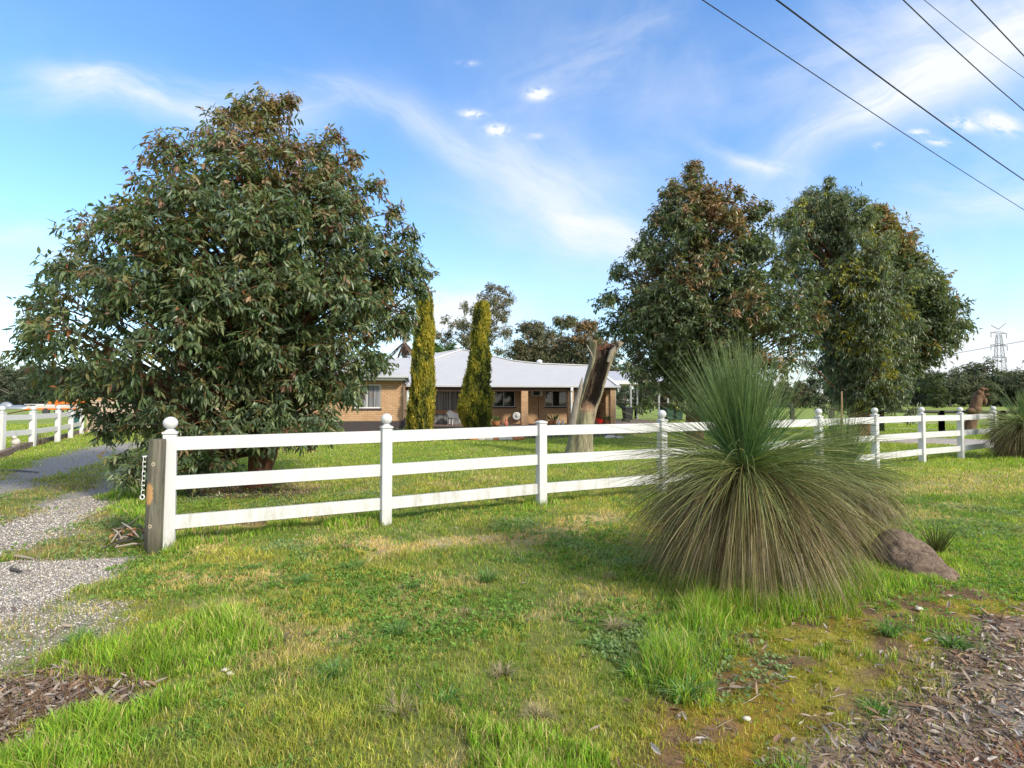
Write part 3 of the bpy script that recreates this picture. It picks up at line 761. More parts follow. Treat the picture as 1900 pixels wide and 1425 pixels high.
def build_weeds():
    """low round-leaved weeds growing through the turf, in patches"""
    rng = np.random.RandomState(12); n0 = 42000
    y = 2.0 * np.exp(rng.uniform(0, math.log(9 / 2.0), n0)); x = rng.uniform(-1.05, 1.05, n0) * y
    p1 = sm(fbm(x, y, 1.1, 121, 3), .46, .60); p2 = sm(fbm(x, y, .9, 51, 4), .54, .64)
    Z = zones(x, y)
    keep = np.maximum(p1 * .8, p2) * (1 - Z['gravel']) * (1 - Z['lit2']) * (1 - Z['lit1']) * (1 - Z['moss'] * .8) * (1 - Z['road']) * (1 - Z['sparse'] * .4)
    k = rng.uniform(0, 1, n0) < keep; x, y, p2 = x[k], y[k], p2[k]
    m = len(x); per = 6
    bx, by = np.repeat(x, per), np.repeat(y, per); n = len(bx)
    az = rng.uniform(0, 6.28, n); el = rng.uniform(.1, .9, n)
    D = np.stack([np.cos(az) * np.cos(el), np.sin(az) * np.cos(el), np.sin(el)], 1)
    P = np.stack([bx + rng.normal(0, .012, n), by + rng.normal(0, .012, n), hgt(bx, by) + rng.uniform(.002, .022, n)], 1)
    N = unit(np.stack([rng.normal(0, .3, n), rng.normal(0, .3, n), np.ones(n)], 1))
    blue = np.repeat(p2, per) > .5
    col = np.where(blue[:, None], np.array([[.21, .30, .12]]), np.array([[.15, .28, .05]])) * rng.uniform(.7, 1.35, (n, 1))
    L = rng.uniform(.012, .032, n) * (1 + .05 * by); Wd = L * rng.uniform(.35, .75, n)
    V, Fc, C = leaf_mesh(P, D, N, L, Wd, col, True, .1, .15)
    tag(link('ground_cover', raw_mesh('ground_cover', V, Fc, C), None, [M['grass']]), 'low leafy weeds in patches through the verge turf', 'weeds', kind='stuff')
build_weeds()

# ------------------------------------------------------------------ trees
def outline_world(outline, Y0):
    h, xl, xr = [], [], []
    for py, a, b in outline:
        pa, pb = W(a, py, Y0), W(b, py, Y0); h.append(pa[2]); xl.append(pa[0]); xr.append(pb[0])
    h, xl, xr = map(np.array, (h, xl, xr)); o = np.argsort(h); return h[o], xl[o], xr[o]

def outline_disc(outline, base, Y0):
    """per height: centre, radius and sideways/depth axes of a round crown seen between the two edges"""
    D = math.hypot(base[0], Y0); rows = []
    for py, a, b in outline:
        t0, t1 = math.atan((a - 950) / F), math.atan((b - 950) / F); am = (t0 + t1) / 2; r = D * math.sin((t1 - t0) / 2) * 1.07 + .03
        pm_ = (950 + math.tan(am) * F); d = ray(pm_, py); k = D / math.hypot(d[0], d[1]); rows.append((EYE + d[2] * k, am, r))
    rows = np.array(rows); o = np.argsort(rows[:, 0]); return rows[o, 0], rows[o, 1], rows[o, 2], D

def make_tree(name, label, base, trunk_pts, trunk_r, outline, Y0, colfn, seed, lobes=150, lobe_r=.6, twigs=20, per=9, leaf_L=.15, leaf_W=.045,
              simple=False, depth=.85, droop=.55, mat='leaf', bark_m='bark', group=None, cat='tree', back=.5, hollow=.35, extra_lobes=(), stems=1, limb_r=.03, upright=0.0, twig_r=.004, inner=1.0, stretch=1.0):
    rng = np.random.RandomState(seed)
    H, AM, RR_, DD = outline_disc(outline, base, Y0)
    hs = np.linspace(H[0], H[-1], 200); wd = np.interp(hs, H, RR_) * 2
    pdf = np.maximum(wd, .2) ** 1.6; cdf = np.cumsum(pdf) / pdf.sum()
    C = []
    while len(C) < lobes:
        hh = np.interp(rng.uniform(), cdf, hs); hw = np.interp(hh, H, RR_); am = np.interp(hh, H, AM)
        lr = min(lobe_r, hw * .8) * rng.uniform(.65, 1.15)
        rr = max(hollow, rng.uniform() ** .35); th = math.acos(rng.uniform(-1, 1)) * (1 if rng.uniform() < .5 else -1)
        yo = math.sin(th)
        if yo > .25 and rng.uniform() > back: continue
        ex, ey = max(hw - lr * .6, .02), max(hw * depth - lr * .75, .02)
        hh2 = min(max(hh, H[0] + lr * .4), H[-1] - lr * .7)
        u_, v_ = ex * rr * math.cos(th), DD + ey * rr * yo; sa_, ca_ = math.sin(am), math.cos(am)
        C.append((v_ * sa_ + u_ * ca_, v_ * ca_ - u_ * sa_, hh2, lr))
    for e in extra_lobes: C.append(e)
    C = np.array(C)
    tp = np.array(trunk_pts, float); tr = np.array(trunk_r, float)
    specs = []
    # trunk(s)
    for s in range(stems):
        off = np.zeros(3) if s == 0 else np.array([rng.uniform(-.15, .15), rng.uniform(-.12, .12), 0])
        spread = 0 if s == 0 else 1
        t = tp.copy(); k = np.linspace(0, 1, len(t))[:, None]
        t = t + off[None] + spread * k * np.array([[rng.uniform(-1.3, 1.3), rng.uniform(-.8, .8), 0]])
        # resample smooth
        kk = np.linspace(0, len(t) - 1, 14); tt = np.stack([np.interp(kk, np.arange(len(t)), t[:, i]) for i in range(3)], 1)
        rr = np.interp(kk, np.arange(len(tr)), tr) * (1 if s == 0 else .62)
        rr = rr * (1 + .12 * (rng.uniform(0, 1, 14) - .5)); tt[:, :2] += rng.normal(0, .02, (14, 2)) * (np.arange(14) > 0)[:, None]
        specs.append((tt, rr))
        if s == 0: axis = tt
    top_r = tr[-1]
    for cx, cy, cz, lr in C:
        c = np.array([cx, cy, cz]); d = np.hypot(axis[:, 0] - cx, axis[:, 1] - cy)
        want = cz - .7 * d; i = int(np.argmin(np.abs(axis[:, 2] - np.maximum(want, axis[3, 2])) + .05 * d))
        a = axis[i]; L = np.linalg.norm(c - a); 
        if L < .1: continue
        k = np.linspace(0, 1, 6)[:, None]
        mid = (a + c) / 2 + np.array([0, 0, .10 * L]) + rng.normal(0, .06, 3) * L
        pts = a * (1 - k) ** 2 + 2 * mid * k * (1 - k) + c * k ** 2
        r0 = limb_r * (0.6 + .25 * L); specs.append((pts, np.linspace(r0, r0 * .22, 6)))
    # twigs
    n = len(C) * twigs; ci = np.repeat(np.arange(len(C)), twigs); cc = C[ci]
    ctr = np.array([tp[-1][0], Y0, (H[0] + H[-1]) / 2])
    outd = unit((cc[:, :3] - ctr) * np.array([1, 1, .8])) 
    v = rng.normal(0, 1, (n, 3)) + outd * .75 + np.array([0, 0, .25 + upright]); v = unit(v)
    rad = cc[:, 3] * rng.uniform(.45, 1.0, n) ** (1 / inner)
    T = cc[:, :3] + v * rad[:, None] * np.array([1, 1, .85 * stretch])
    if twig_r > 0:
        step = max(1, twigs // 8)
        for i in range(0, n, step): specs.append((np.stack([cc[i, :3], (cc[i, :3] + T[i]) / 2 + [0, 0, .03], T[i]]), [twig_r * 2.2, twig_r * 1.5, twig_r]))
    # leaves
    m = n * per; ti = np.repeat(np.arange(n), per)
    along = rng.uniform(-.9, .15, m)[:, None]; tw = v[ti]; span = leaf_L * 1.6
    P = T[ti] + tw * along * span + rng.normal(0, leaf_L * .10, (m, 3))
    side = rng.normal(0, 1, (m, 3)); side = unit(side - tw * np.sum(side * tw, 1, keepdims=True))
    D = unit(side * .75 + tw * .45 + outd[ci][ti] * .15 + np.array([0, 0, -droop]) * (1 + rng.normal(0, .35, (m, 1))))
    Nn = unit(np.array([[0, 0, 1.0]]) + outd[ci][ti] * .6 + rng.normal(0, .45, (m, 3)))
    L = leaf_L * rng.uniform(.6, 1.2, m); Wd = leaf_W * rng.uniform(.7, 1.2, m)
    col = colfn(P, rng.uniform(0, 1, (n, 3))[ti], rng.uniform(0, 1, (m, 3)), (P[:, 2] - H[0]) / (H[-1] - H[0]))
    base = np.array(base, float)
    V, Fc, Cc = leaf_mesh(P - base, D, Nn, L, Wd, col, simple, rng.uniform(.02, .2, (m, 1)))
    e = empty(name, base, label, cat, group)
    link('crown', raw_mesh('crown', V, Fc, Cc), e, [M[mat]])
    tv, tf = mb_tubes([(p - base, r) for p, r in specs[:stems]], 12)
    tv2, tf2 = mb_tubes([(p - base, r) for p, r in specs[stems:]], 5)
    link('trunk', raw_mesh('trunk', np.concatenate([tv, tv2]), np.concatenate([tf, tf2 + len(tv)]), None, True), e, [M[bark_m]])
    return e

def mixcol(pal, u, sel):
    return np.asarray(pal)[np.minimum((sel * len(pal)).astype(int), len(pal) - 1)] * (.72 + .56 * u[:, :1])

def col_left(P, tu, u, hf):
    g = mixcol([[.10, .150, .066], [.135, .185, .078], [.08, .125, .062], [.17, .21, .095], [.12, .165, .10]], u, tu[:, 0])
    # bronze new growth on the crown's upper left and tips
    edge = sm(hf, .45, .98) * .62 + sm(-(P[:, 0] + 5.2), -.6, 1.6) * .25 * sm(hf, .35, .6)
    nz = vn(P[:, 0] * .9, P[:, 1] * .9, P[:, 2] * .9, 5)
    br = tu[:, 1] < np.clip(edge * (.45 + 1.0 * nz), .035, .85)
    b = mixcol([[.27, .155, .11], [.20, .14, .085], [.33, .21, .135], [.20, .165, .08], [.25, .22, .09]], u, tu[:, 2])
    g[br] = b[br]
    ol = (~br) & (tu[:, 1] > .93); g[ol] = np.array([.17, .16, .06]) * (.8 + .4 * u[ol][:, :1])
    rd = u[:, 1] < .006; g[rd] = [.28, .10, .04]
    return g
def col_right(P, tu, u, hf):
    g = mixcol([[.105, .145, .072], [.14, .182, .088], [.082, .12, .068], [.17, .205, .10]], u, tu[:, 0])
    nz = vn(P[:, 0] * .7, P[:, 1] * .7, P[:, 2] * .7, 7)
    edge = sm(hf, .55, .95) * .8 + sm(nz, .62, .8) * .5
    br = tu[:, 1] < np.clip(edge * (.3 + nz), .02, .8)
    b = mixcol([[.28, .15, .08], [.22, .16, .09], [.33, .20, .10], [.21, .19, .09]], u, tu[:, 2]); g[br] = b[br]
    return g
def col_olive(P, tu, u, hf):
    g = mixcol([[.13, .17, .11], [.165, .205, .13], [.11, .148, .10], [.19, .23, .14]], u, tu[:, 0])
    nz = vn(P[:, 0] * .8, P[:, 1] * .8, P[:, 2] * .8, 17)
    y = tu[:, 1] < sm(nz, .58, .88) * .5; b = mixcol([[.36, .34, .05], [.27, .28, .08], [.42, .37, .06]], u, tu[:, 2]); g[y] = b[y]
    return g
def col_rear(P, tu, u, hf):
    g = mixcol([[.12, .16, .08], [.155, .195, .09], [.10, .14, .075], [.185, .215, .10]], u, tu[:, 0])
    nz = vn(P[:, 0] * .8, P[:, 1] * .8, P[:, 2] * .8, 27)
    y = tu[:, 1] < np.clip(sm(hf, .5, .9) * .7 * nz * 1.6 + sm(nz, .6, .8) * .3, 0, .7); b = mixcol([[.29, .14, .07], [.25, .18, .08], [.34, .22, .08], [.27, .26, .06]], u, tu[:, 2]); g[y] = b[y]
    return g

# big spreading gum by the drive
OUT_L = [(180, 515, 552), (200, 445, 562), (235, 385, 578), (280, 320, 625), (330, 275, 668), (380, 240, 712), (425, 178, 745), (480, 125, 775), (530, 88, 796), (580, 55, 802),
         (630, 42, 765), (680, 52, 705), (720, 110, 670), (760, 165, 645), (800, 205, 600), (830, 240, 540)]
ex = []
for px, py, Y, r in ((225, 850, 8.6, .30), (265, 860, 8.4, .32), (240, 885, 8.3, .26), (200, 800, 8.8, .32), (300, 850, 8.6, .35), (285, 890, 8.5, .28), (360, 870, 8.7, .35), (350, 840, 8.3, .4), (400, 850, 8.6, .35),
                     (560, 805, 8.6, .3), (210, 770, 9.2, .4), (170, 755, 9.2, .3), (600, 770, 9.0, .35), (650, 725, 9.2, .35),
                     (75, 640, 9.5, .35), (68, 600, 9.5, .3), (90, 690, 9.2, .35), (120, 720, 9.2, .35), (768, 500, 10, .4), (772, 540, 9.8, .35), (748, 435, 10.2, .35), (650, 300, 10.2, .35), (690, 350, 10.2, .35), (720, 395, 10.2, .35), (620, 260, 10.2, .3), (55, 655, 9.6, .35), (78, 570, 9.6, .4), (100, 540, 9.7, .4), (75, 620, 9.3, .45), (120, 500, 9.8, .35), (140, 640, 9.0, .5), (160, 460, 9.8, .35), (210, 410, 9.8, .35), (728, 600, 9.8, .4), (690, 660, 9.6, .35),
                     (350, 790, 8.2, .45), (250, 790, 8.5, .4), (430, 790, 8.2, .45), (520, 800, 8.4, .4), (600, 790, 8.6, .4), (310, 760, 8.2, .4), (540, 190, 9.9, .22), (515, 205, 9.9, .25), (450, 215, 9.9, .25)):
    p = W(px, py, Y); ex.append((p[0], p[1], p[2], r))
bL = np.array([G(480, 900)[0], G(480, 900)[1], 0]); bL[2] = gz(bL[0], bL[1]) - .05
make_tree('spreading_gum_tree', 'large broad-leaved gum with bronze upper leaves behind the fence beside the drive', bL,
          [bL, bL + [0.02, .05, .5], bL + [-.1, .1, 1.4], bL + [-.05, .2, 2.6], bL + [.15, .2, 4.2], bL + [.35, .2, 6.2]], [.24, .19, .16, .12, .07, .02],
          OUT_L, bL[1], col_left, 21, lobes=430, lobe_r=.58, twigs=24, per=8, leaf_L=.145, leaf_W=.044, depth=.80, extra_lobes=ex, stems=4, bark_m='bark_red', back=.45, droop=.6)
# the two crowns to the right of the stump
OUT_R1 = [(286, 1265, 1292), (330, 1252, 1312), (355, 1222, 1350), (400, 1195, 1400), (450, 1165, 1450), (500, 1138, 1485), (560, 1118, 1508), (610, 1115, 1512), (650, 1130, 1505), (685, 1150, 1480), (715, 1190, 1430), (735, 1240, 1390)]
bR = np.array([*G(1288, 826), 0]); bR[2] = gz(bR[0], bR[1]) - .1; YR = bR[1]
ex = []
for px, py, r in ((1190, 700, .5), (1170, 680, .5), (1215, 720, .4), (1260, 750, .45), (1320, 770, .45), (1370, 770, .4), (1300, 740, .5), (1130, 640, .5), (1125, 560, .5), (1500, 640, .4), (1205, 745, .3), (1190, 755, .25), (1498, 560, .5), (1490, 510, .5), (1478, 455, .45), (1500, 610, .5), (1508, 535, .6), (1508, 590, .6), (1496, 640, .5), (1450, 680, .5), (1485, 480, .5), (1460, 420, .4), (1420, 390, .35), (1370, 360, .35), (1390, 400, .4)):
    p = W(px, py, YR - 1.5); ex.append((p[0], p[1], p[2], r))
make_tree('round_gum_tree', 'dark gum with a narrow reddish tip directly behind the big grass tree', bR,
          [bR, bR + [0, 0, 1.2], bR + [.1, 0, 2.5], bR + [.1, 0, 5], bR + [-.1, 0, 9.2]], [.30, .24, .2, .14, .03],
          OUT_R1, YR, col_right, 31, lobes=500, lobe_r=.66, twigs=22, per=6, leaf_L=.18, leaf_W=.066, depth=.85, stems=2, simple=True, extra_lobes=ex, bark_m='bark')
OUT_R2 = [(328, 1528, 1548), (355, 1515, 1560), (375, 1465, 1600), (400, 1452, 1625), (450, 1446, 1660), (500, 1450, 1690), (560, 1470, 1700), (620, 1485, 1700), (680, 1495, 1700), (725, 1520, 1690), (752, 1555, 1670)]
b2 = np.array([*G(1592, 818), 0]); b2[2] = gz(b2[0], b2[1]) - .1; Y2 = b2[1]
ex = []
for px, py, r in ((1680, 775, .35), (1690, 760, .4), (1660, 750, .45), (1530, 755, .3), (1490, 375, .35), (1470, 400, .4), (1538, 345, .28), (1590, 380, .35), (1610, 395, .3), (1536, 365, .35), (1480, 400, .4), (1500, 430, .5), (1470, 450, .45), (1462, 500, .4), (1465, 560, .6), (1475, 620, .6), (1500, 670, .5), (1700, 520, .5), (1700, 600, .5), (1570, 400, .4), (1600, 375, .28)):
    p = W(px, py, Y2 - 1.0); ex.append((p[0], p[1], p[2], r))
make_tree('willow_leaved_gum_tree', 'olive fine-leaved gum with yellow tips, its trunk bare above the fence', b2,
          [b2, b2 + [0, 0, 1.0], b2 + [.05, 0, 2.2], b2 + [0, 0, 4.5], b2 + [-1.2, 0, 9.5]], [.42, .33, .28, .18, .03],
          OUT_R2, Y2, col_olive, 41, lobes=460, lobe_r=.70, twigs=26, per=7, leaf_L=.19, leaf_W=.042, depth=.9, droop=.9, simple=True, extra_lobes=ex, bark_m='bark_red')
OUT_R3 = [(380, 1620, 1650), (400, 1600, 1665), (440, 1600, 1700), (490, 1600, 1738), (530, 1600, 1775), (570, 1600, 1803), (600, 1600, 1806), (640, 1600, 1778), (672, 1610, 1745), (698, 1610, 1705)]
b3 = np.array([b2[0] * 1.13 + .1, b2[1] * 1.13, 0]); b3[2] = gz(b3[0], b3[1]) - .1; Y3 = b3[1]
make_tree('rear_gum_tree', 'orange-tipped gum behind and to the right of the olive one', b3,
          [b3, b3 + [0.3, 0, 1.4], b3 + [1.0, 0, 2.8], b3 + [1.6, 0, 5], b3 + [2, 0, 9.2]], [.34, .28, .22, .14, .03],
          OUT_R3, Y3, col_rear, 43, lobes=330, lobe_r=.75, twigs=24, per=6, leaf_L=.22, leaf_W=.07, depth=1.0, droop=.5, simple=True, bark_m='bark_red')

# trees behind the house
def col_gumfar(P, tu, u, hf):
    return mixcol([[.18, .18, .105], [.135, .15, .085], [.23, .19, .12], [.11, .13, .08]], u, tu[:, 0])
def col_brown(P, tu, u, hf):
    g = mixcol([[.085, .10, .055], [.11, .115, .062], [.075, .09, .055]], u, tu[:, 0]); t = tu[:, 1] < sm(hf, .45, .9) * .85
    g[t] = mixcol([[.33, .20, .10], [.27, .19, .10]], u, tu[:, 2])[t]; return g
def far_tree(name, label, px, pyb, Y, outline, seed, colfn, lobes, lobe_r, twigs=16, per=5, leaf=.3, trunk=.3, group=None, hollow=.2, lean=0, bark_m='bark_grey', **k):
    b = W(px, pyb, Y); b[2] = gz(b[0], b[1]) - .1; top = W(px + lean, outline[0][0], Y)
    t1 = b + (top - b) * .3; t2 = b + (top - b) * .6
    return make_tree(name, label, b, [b, t1, t2, b + (top - b) * .92], [trunk, trunk * .75, trunk * .5, trunk * .1], outline, Y, colfn, seed, lobes=lobes, lobe_r=lobe_r,
                     twigs=twigs, per=per, leaf_L=leaf, leaf_W=leaf * .42, simple=True, depth=.8, mat='leaf_dull', bark_m=bark_m, group=group, hollow=hollow, limb_r=trunk * .16, twig_r=0.012, back=.8, **k)
far_tree('airy_gum_tree', 'tall open-crowned gum with thin clumps rising behind the house roof and the cypresses', 893, 770, 52,
         [(522, 925, 945), (535, 900, 945), (555, 868, 955), (575, 835, 965), (600, 815, 962), (630, 810, 950), (660, 820, 945), (700, 830, 940)], 51, col_gumfar, 105, .95, 22, 5, .26, .38, hollow=.1)
far_tree('spreading_far_gum_tree', 'spreading olive gum behind the low right part of the house roof', 1000, 770, 58,
         [(596, 975, 1000), (610, 955, 1030), (635, 945, 1060), (660, 935, 1065), (690, 940, 1070)], 53, col_gumfar, 150, 1.15, 24, 5, .30, .34, hollow=.1)
far_tree('bushy_brown_tree', 'dense tree with a rusty brown top behind the hollow stump', 1085, 770, 50,
         [(594, 1070, 1105), (605, 1050, 1135), (630, 1030, 1150), (660, 1020, 1160), (690, 1020, 1165), (720, 1030, 1160)], 54, col_brown, 130, 1.05, 26, 6, .28, .3)
far_tree('flat_topped_gum_tree', 'flat-topped dark gum peeping over the spreading olive one', 1042, 770, 75,
         [(586, 1025, 1065), (594, 1015, 1078), (606, 1020, 1075)], 55, col_gumfar, 20, 1.1, 20, 5, .35, .3)

# ------------------------------------------------------------------ belt of bush at the far edge of the paddocks
def col_belt(a, b):
    def f(P, tu, u, hf): return mixcol([a, b, [a[0] * .8, a[1] * .8, a[2] * .8]], u, tu[:, 0])
    return f
def belt_proto(seed, colfn, hgt_m, wid, name, label, group):
    """built at the origin 100 m off, then moved"""
    rng = np.random.RandomState(seed); e = None
    Y = 100.0; out = []
    for k, f in ((1.0, .18), (.9, .5), (.72, .85), (.5, 1.0), (.3, .95), (.15, .8)):
        hh = hgt_m * k; py = 744 - (hh - EYE) / Y * F; off = rng.uniform(-.1, .1) * wid
        out.append((py, 950 + (off - wid / 2 * f) / Y * F, 950 + (off + wid / 2 * f) / Y * F))
    b = np.array([0, Y, 0.0])
    e = make_tree(name, label, b, [b, b + [0, 0, hgt_m * .4], b + [.3, 0, hgt_m * .85]], [.3, .22, .05], out, Y, colfn, seed, lobes=46, lobe_r=wid * .17, twigs=22, per=5,
                  leaf_L=.62, leaf_W=.30, simple=True, depth=.8, mat='leaf_dull', bark_m='bark_grey', group=group, hollow=.1, limb_r=.05, twig_r=0, back=.35)
    return e
def copy_tree(src, loc, s, rz, label=None, group=None):
    r = src.copy(); COL.objects.link(r); r.location = loc; r.scale = (s[0], s[0], s[1]); r.rotation_euler = (0, 0, rz)
    if label: r['label'] = label
    if group: r['group'] = group
    for ch in src.children:
        c = ch.copy(); COL.objects.link(c); c.parent = r
    return r
LB = {'dark': 'dark bushy tree in the belt along the far paddock edge', 'olive': 'olive gum in the belt along the far paddock edge', 'brown': 'brownish scrubby tree in the belt along the far paddock edge'}
GB = {k: f'{k} trees of the far bush belt' for k in LB}
protos = {'dark': [belt_proto(61, col_belt([.085, .11, .07], [.065, .09, .06]), 9, 11, 'belt_tree', LB['dark'], GB['dark']), ],
          'olive': [belt_proto(62, col_belt([.13, .145, .085], [.095, .115, .07]), 12, 12, 'belt_tree', LB['olive'], GB['olive'])],
          'brown': [belt_proto(63, col_belt([.16, .14, .095], [.11, .108, .075]), 8, 9, 'belt_tree', LB['brown'], GB['brown'])]}
rngb = np.random.RandomState(77); used = set()
BL = {'dark': 'dark bushy tree in the far bush belt ', 'olive': 'olive gum in the far bush belt ', 'brown': 'brownish scrubby tree in the far bush belt '}
GB = {k: k + ' trees in the far bush belt ' for k in BL}
def belt(px0, px1, Y0, Y1, n, hs, kinds, where=''):
    for i in range(n):
        f = (i + .5) / n; px = px0 + (px1 - px0) * f + rngb.uniform(-.4, .4) * (px1 - px0) / n
        Y = (Y0 + (Y1 - Y0) * f) * rngb.uniform(.96, 1.06); x = (px - 950) / F * Y; kd = kinds[rngb.randint(len(kinds))]
        s = rngb.uniform(*hs); loc = (x, Y, gz(x, Y) - .2)
        sx = s * rngb.uniform(.85, 1.2)
        if kd not in used:
            used.add(kd); o = protos[kd][0]; o['label'] = BL[kd] + where; o['group'] = GB[kd] + where; o.location = loc; o.scale = (sx, sx, s); o.rotation_euler = (0, 0, rngb.uniform(0, 6.28))
        else: copy_tree(protos[kd][0], loc, (sx, s), rngb.uniform(0, 6.28), BL[kd] + where, GB[kd] + where)
belt(1680, 1960, 150, 135, 14, (.75, 1.0), ['dark', 'olive', 'brown', 'dark'], 'at right, front row')
belt(1660, 1990, 175, 165, 13, (1.05, 1.35), ['olive', 'olive', 'brown', 'dark'], 'at right, back row')
belt(-60, 220, 125, 120, 13, (.8, 1.05), ['dark', 'olive', 'dark'], 'at left, front row')
belt(-80, 240, 150, 150, 10, (1.0, 1.2), ['dark', 'olive'], 'at left, back row')
belt(1150, 1640, 110, 120, 17, (.55, .85), ['dark', 'olive', 'brown'], 'behind the carport and trees')
belt(240, 700, 130, 130, 12, (.7, 1.0), ['dark', 'olive'], 'behind the big gum')
o = far_tree('round_green_bush', 'rounded mid green bushy tree at the right of the belt, nearest the paddock', 1740, 752, 118,
             [(693, 1725, 1755), (702, 1712, 1765), (720, 1705, 1771), (740, 1708, 1770), (752, 1715, 1765)], 66, col_belt([.085, .115, .045], [.07, .095, .04]), 34, 1.5, 24, 6, .5, .3)

# ------------------------------------------------------------------ golden pencil cypresses
def cypress(label, px, Y, prof, seed, bulge=None):
    """prof: (py, xl, xr)"""
    rng = np.random.RandomState(seed); H, XL, XR = outline_world(prof, Y)
    b = np.array([W(px, 760, Y)[0], Y, 0]); b[2] = gz(b[0], b[1])
    e = empty('pencil_cypress', b, label, 'cypress', 'golden pencil cypresses')
    n = 15000; hs = rng.uniform(H[0], H[-1], n) ; l, r = np.interp(hs, H, XL), np.interp(hs, H, XR); hw = (r - l) / 2; cx = (l + r) / 2
    th = rng.uniform(0, 2 * np.pi, n)
    lump = vn(th * 2.6 + 1.2 * hs, hs * 1.7, None, seed) * .6 + vn(th * 5, hs * 3.6, None, seed + 1) * .4
    rr = hw * (.62 + .60 * lump) * rng.uniform(.86, 1.04, n)
    P = np.stack([cx + rr * np.cos(th), Y + rr * np.sin(th), hs], 1)
    out = np.stack([np.cos(th), np.sin(th), np.zeros(n)], 1)
    D = unit(out * .45 + np.array([0, 0, 1.0]) + rng.normal(0, .35, (n, 3))); N = unit(out + rng.normal(0, .4, (n, 3)))
    pal = [[.26, .275, .05], [.33, .325, .055], [.17, .195, .045], [.44, .37, .055], [.085, .10, .03]]
    sel = np.clip((lump - .5) * 2.6 + .5 + rng.normal(0, .22, n), 0, .999); order = [4, 2, 0, 1, 3]
    col = mixcol([pal[i] for i in order], rng.uniform(0, 1, (n, 3)), sel)
    V, Fc, C = leaf_mesh(P - b, D, N, rng.uniform(.10, .22, n), rng.uniform(.035, .07, n), col, True, .05, .3)
    # dense inner foliage body
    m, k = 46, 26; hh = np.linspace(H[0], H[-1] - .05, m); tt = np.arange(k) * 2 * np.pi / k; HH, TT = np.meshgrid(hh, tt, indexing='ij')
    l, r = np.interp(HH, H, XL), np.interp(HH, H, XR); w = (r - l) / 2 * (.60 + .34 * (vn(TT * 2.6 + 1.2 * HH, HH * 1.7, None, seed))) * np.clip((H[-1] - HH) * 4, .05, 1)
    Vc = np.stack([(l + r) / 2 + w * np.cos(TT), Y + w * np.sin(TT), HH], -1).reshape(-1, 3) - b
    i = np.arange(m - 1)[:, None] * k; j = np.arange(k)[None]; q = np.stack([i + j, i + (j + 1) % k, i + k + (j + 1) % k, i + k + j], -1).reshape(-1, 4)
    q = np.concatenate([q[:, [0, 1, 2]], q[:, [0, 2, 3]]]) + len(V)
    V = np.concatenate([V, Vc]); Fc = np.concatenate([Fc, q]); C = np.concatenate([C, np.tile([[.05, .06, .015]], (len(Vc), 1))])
    link('crown', raw_mesh('crown', V, Fc, C), e, [M['leaf_dull']])
    MB().tube([(0, 0, -.1), (0, 0, H[-1] - b[2] - 1.0)], [.09, .03], 8).build('trunk', M['bark'], e)
cypress('golden pencil cypress at the inner corner of the house wing, left of the curtained window', 781, 24.0,
        [(548, 786, 796), (560, 778, 800), (600, 771, 803), (650, 768, 804), (700, 763, 804), (740, 759, 803), (775, 757, 802), (806, 758, 800)], 5)
cypress('golden pencil cypress with a bulge low on its left, right of the curtained window', 886, 24.0,
        [(564, 888, 903), (572, 882, 906), (610, 878, 906), (650, 873, 907), (690, 868, 910), (712, 862, 911), (735, 852, 912), (765, 852, 912), (785, 860, 911), (806, 866, 909)], 9)

# ------------------------------------------------------------------ white post and rail fence along the verge
def post_shape(pw, hcap, top_ball, r):
    body = MB().box(-pw / 2, pw / 2, -pw / 2, pw / 2, -.15, hcap - .03, .006)
    cap = MB().box(-pw / 2 - .010, pw / 2 + .010, -pw / 2 - .010, pw / 2 + .010, hcap - .028, hcap - .004, .006)
    cap.add([(-pw / 2 - .008, -pw / 2 - .008, hcap - .004), (pw / 2 + .008, -pw / 2 - .008, hcap - .004), (pw / 2 + .008, pw / 2 + .008, hcap - .004), (-pw / 2 - .008, pw / 2 + .008, hcap - .004),
             (-.02, -.02, hcap + .014), (.02, -.02, hcap + .014), (.02, .02, hcap + .014), (-.02, .02, hcap + .014)],
            [(0, 1, 5, 4), (1, 2, 6, 5), (2, 3, 7, 6), (3, 0, 4, 7), (4, 5, 6, 7)])
    ball = None
    if top_ball:
        ball = MB().lathe([(.052, hcap + .004), (.050, hcap + .012), (.036, hcap + .020), (.030, hcap + .030)] +
                          [(r * math.sin(a), hcap + .024 + r * .93 - r * .95 * math.cos(a)) for a in np.linspace(.45, math.pi - .02, 14)], n=24)
    return body, cap, ball
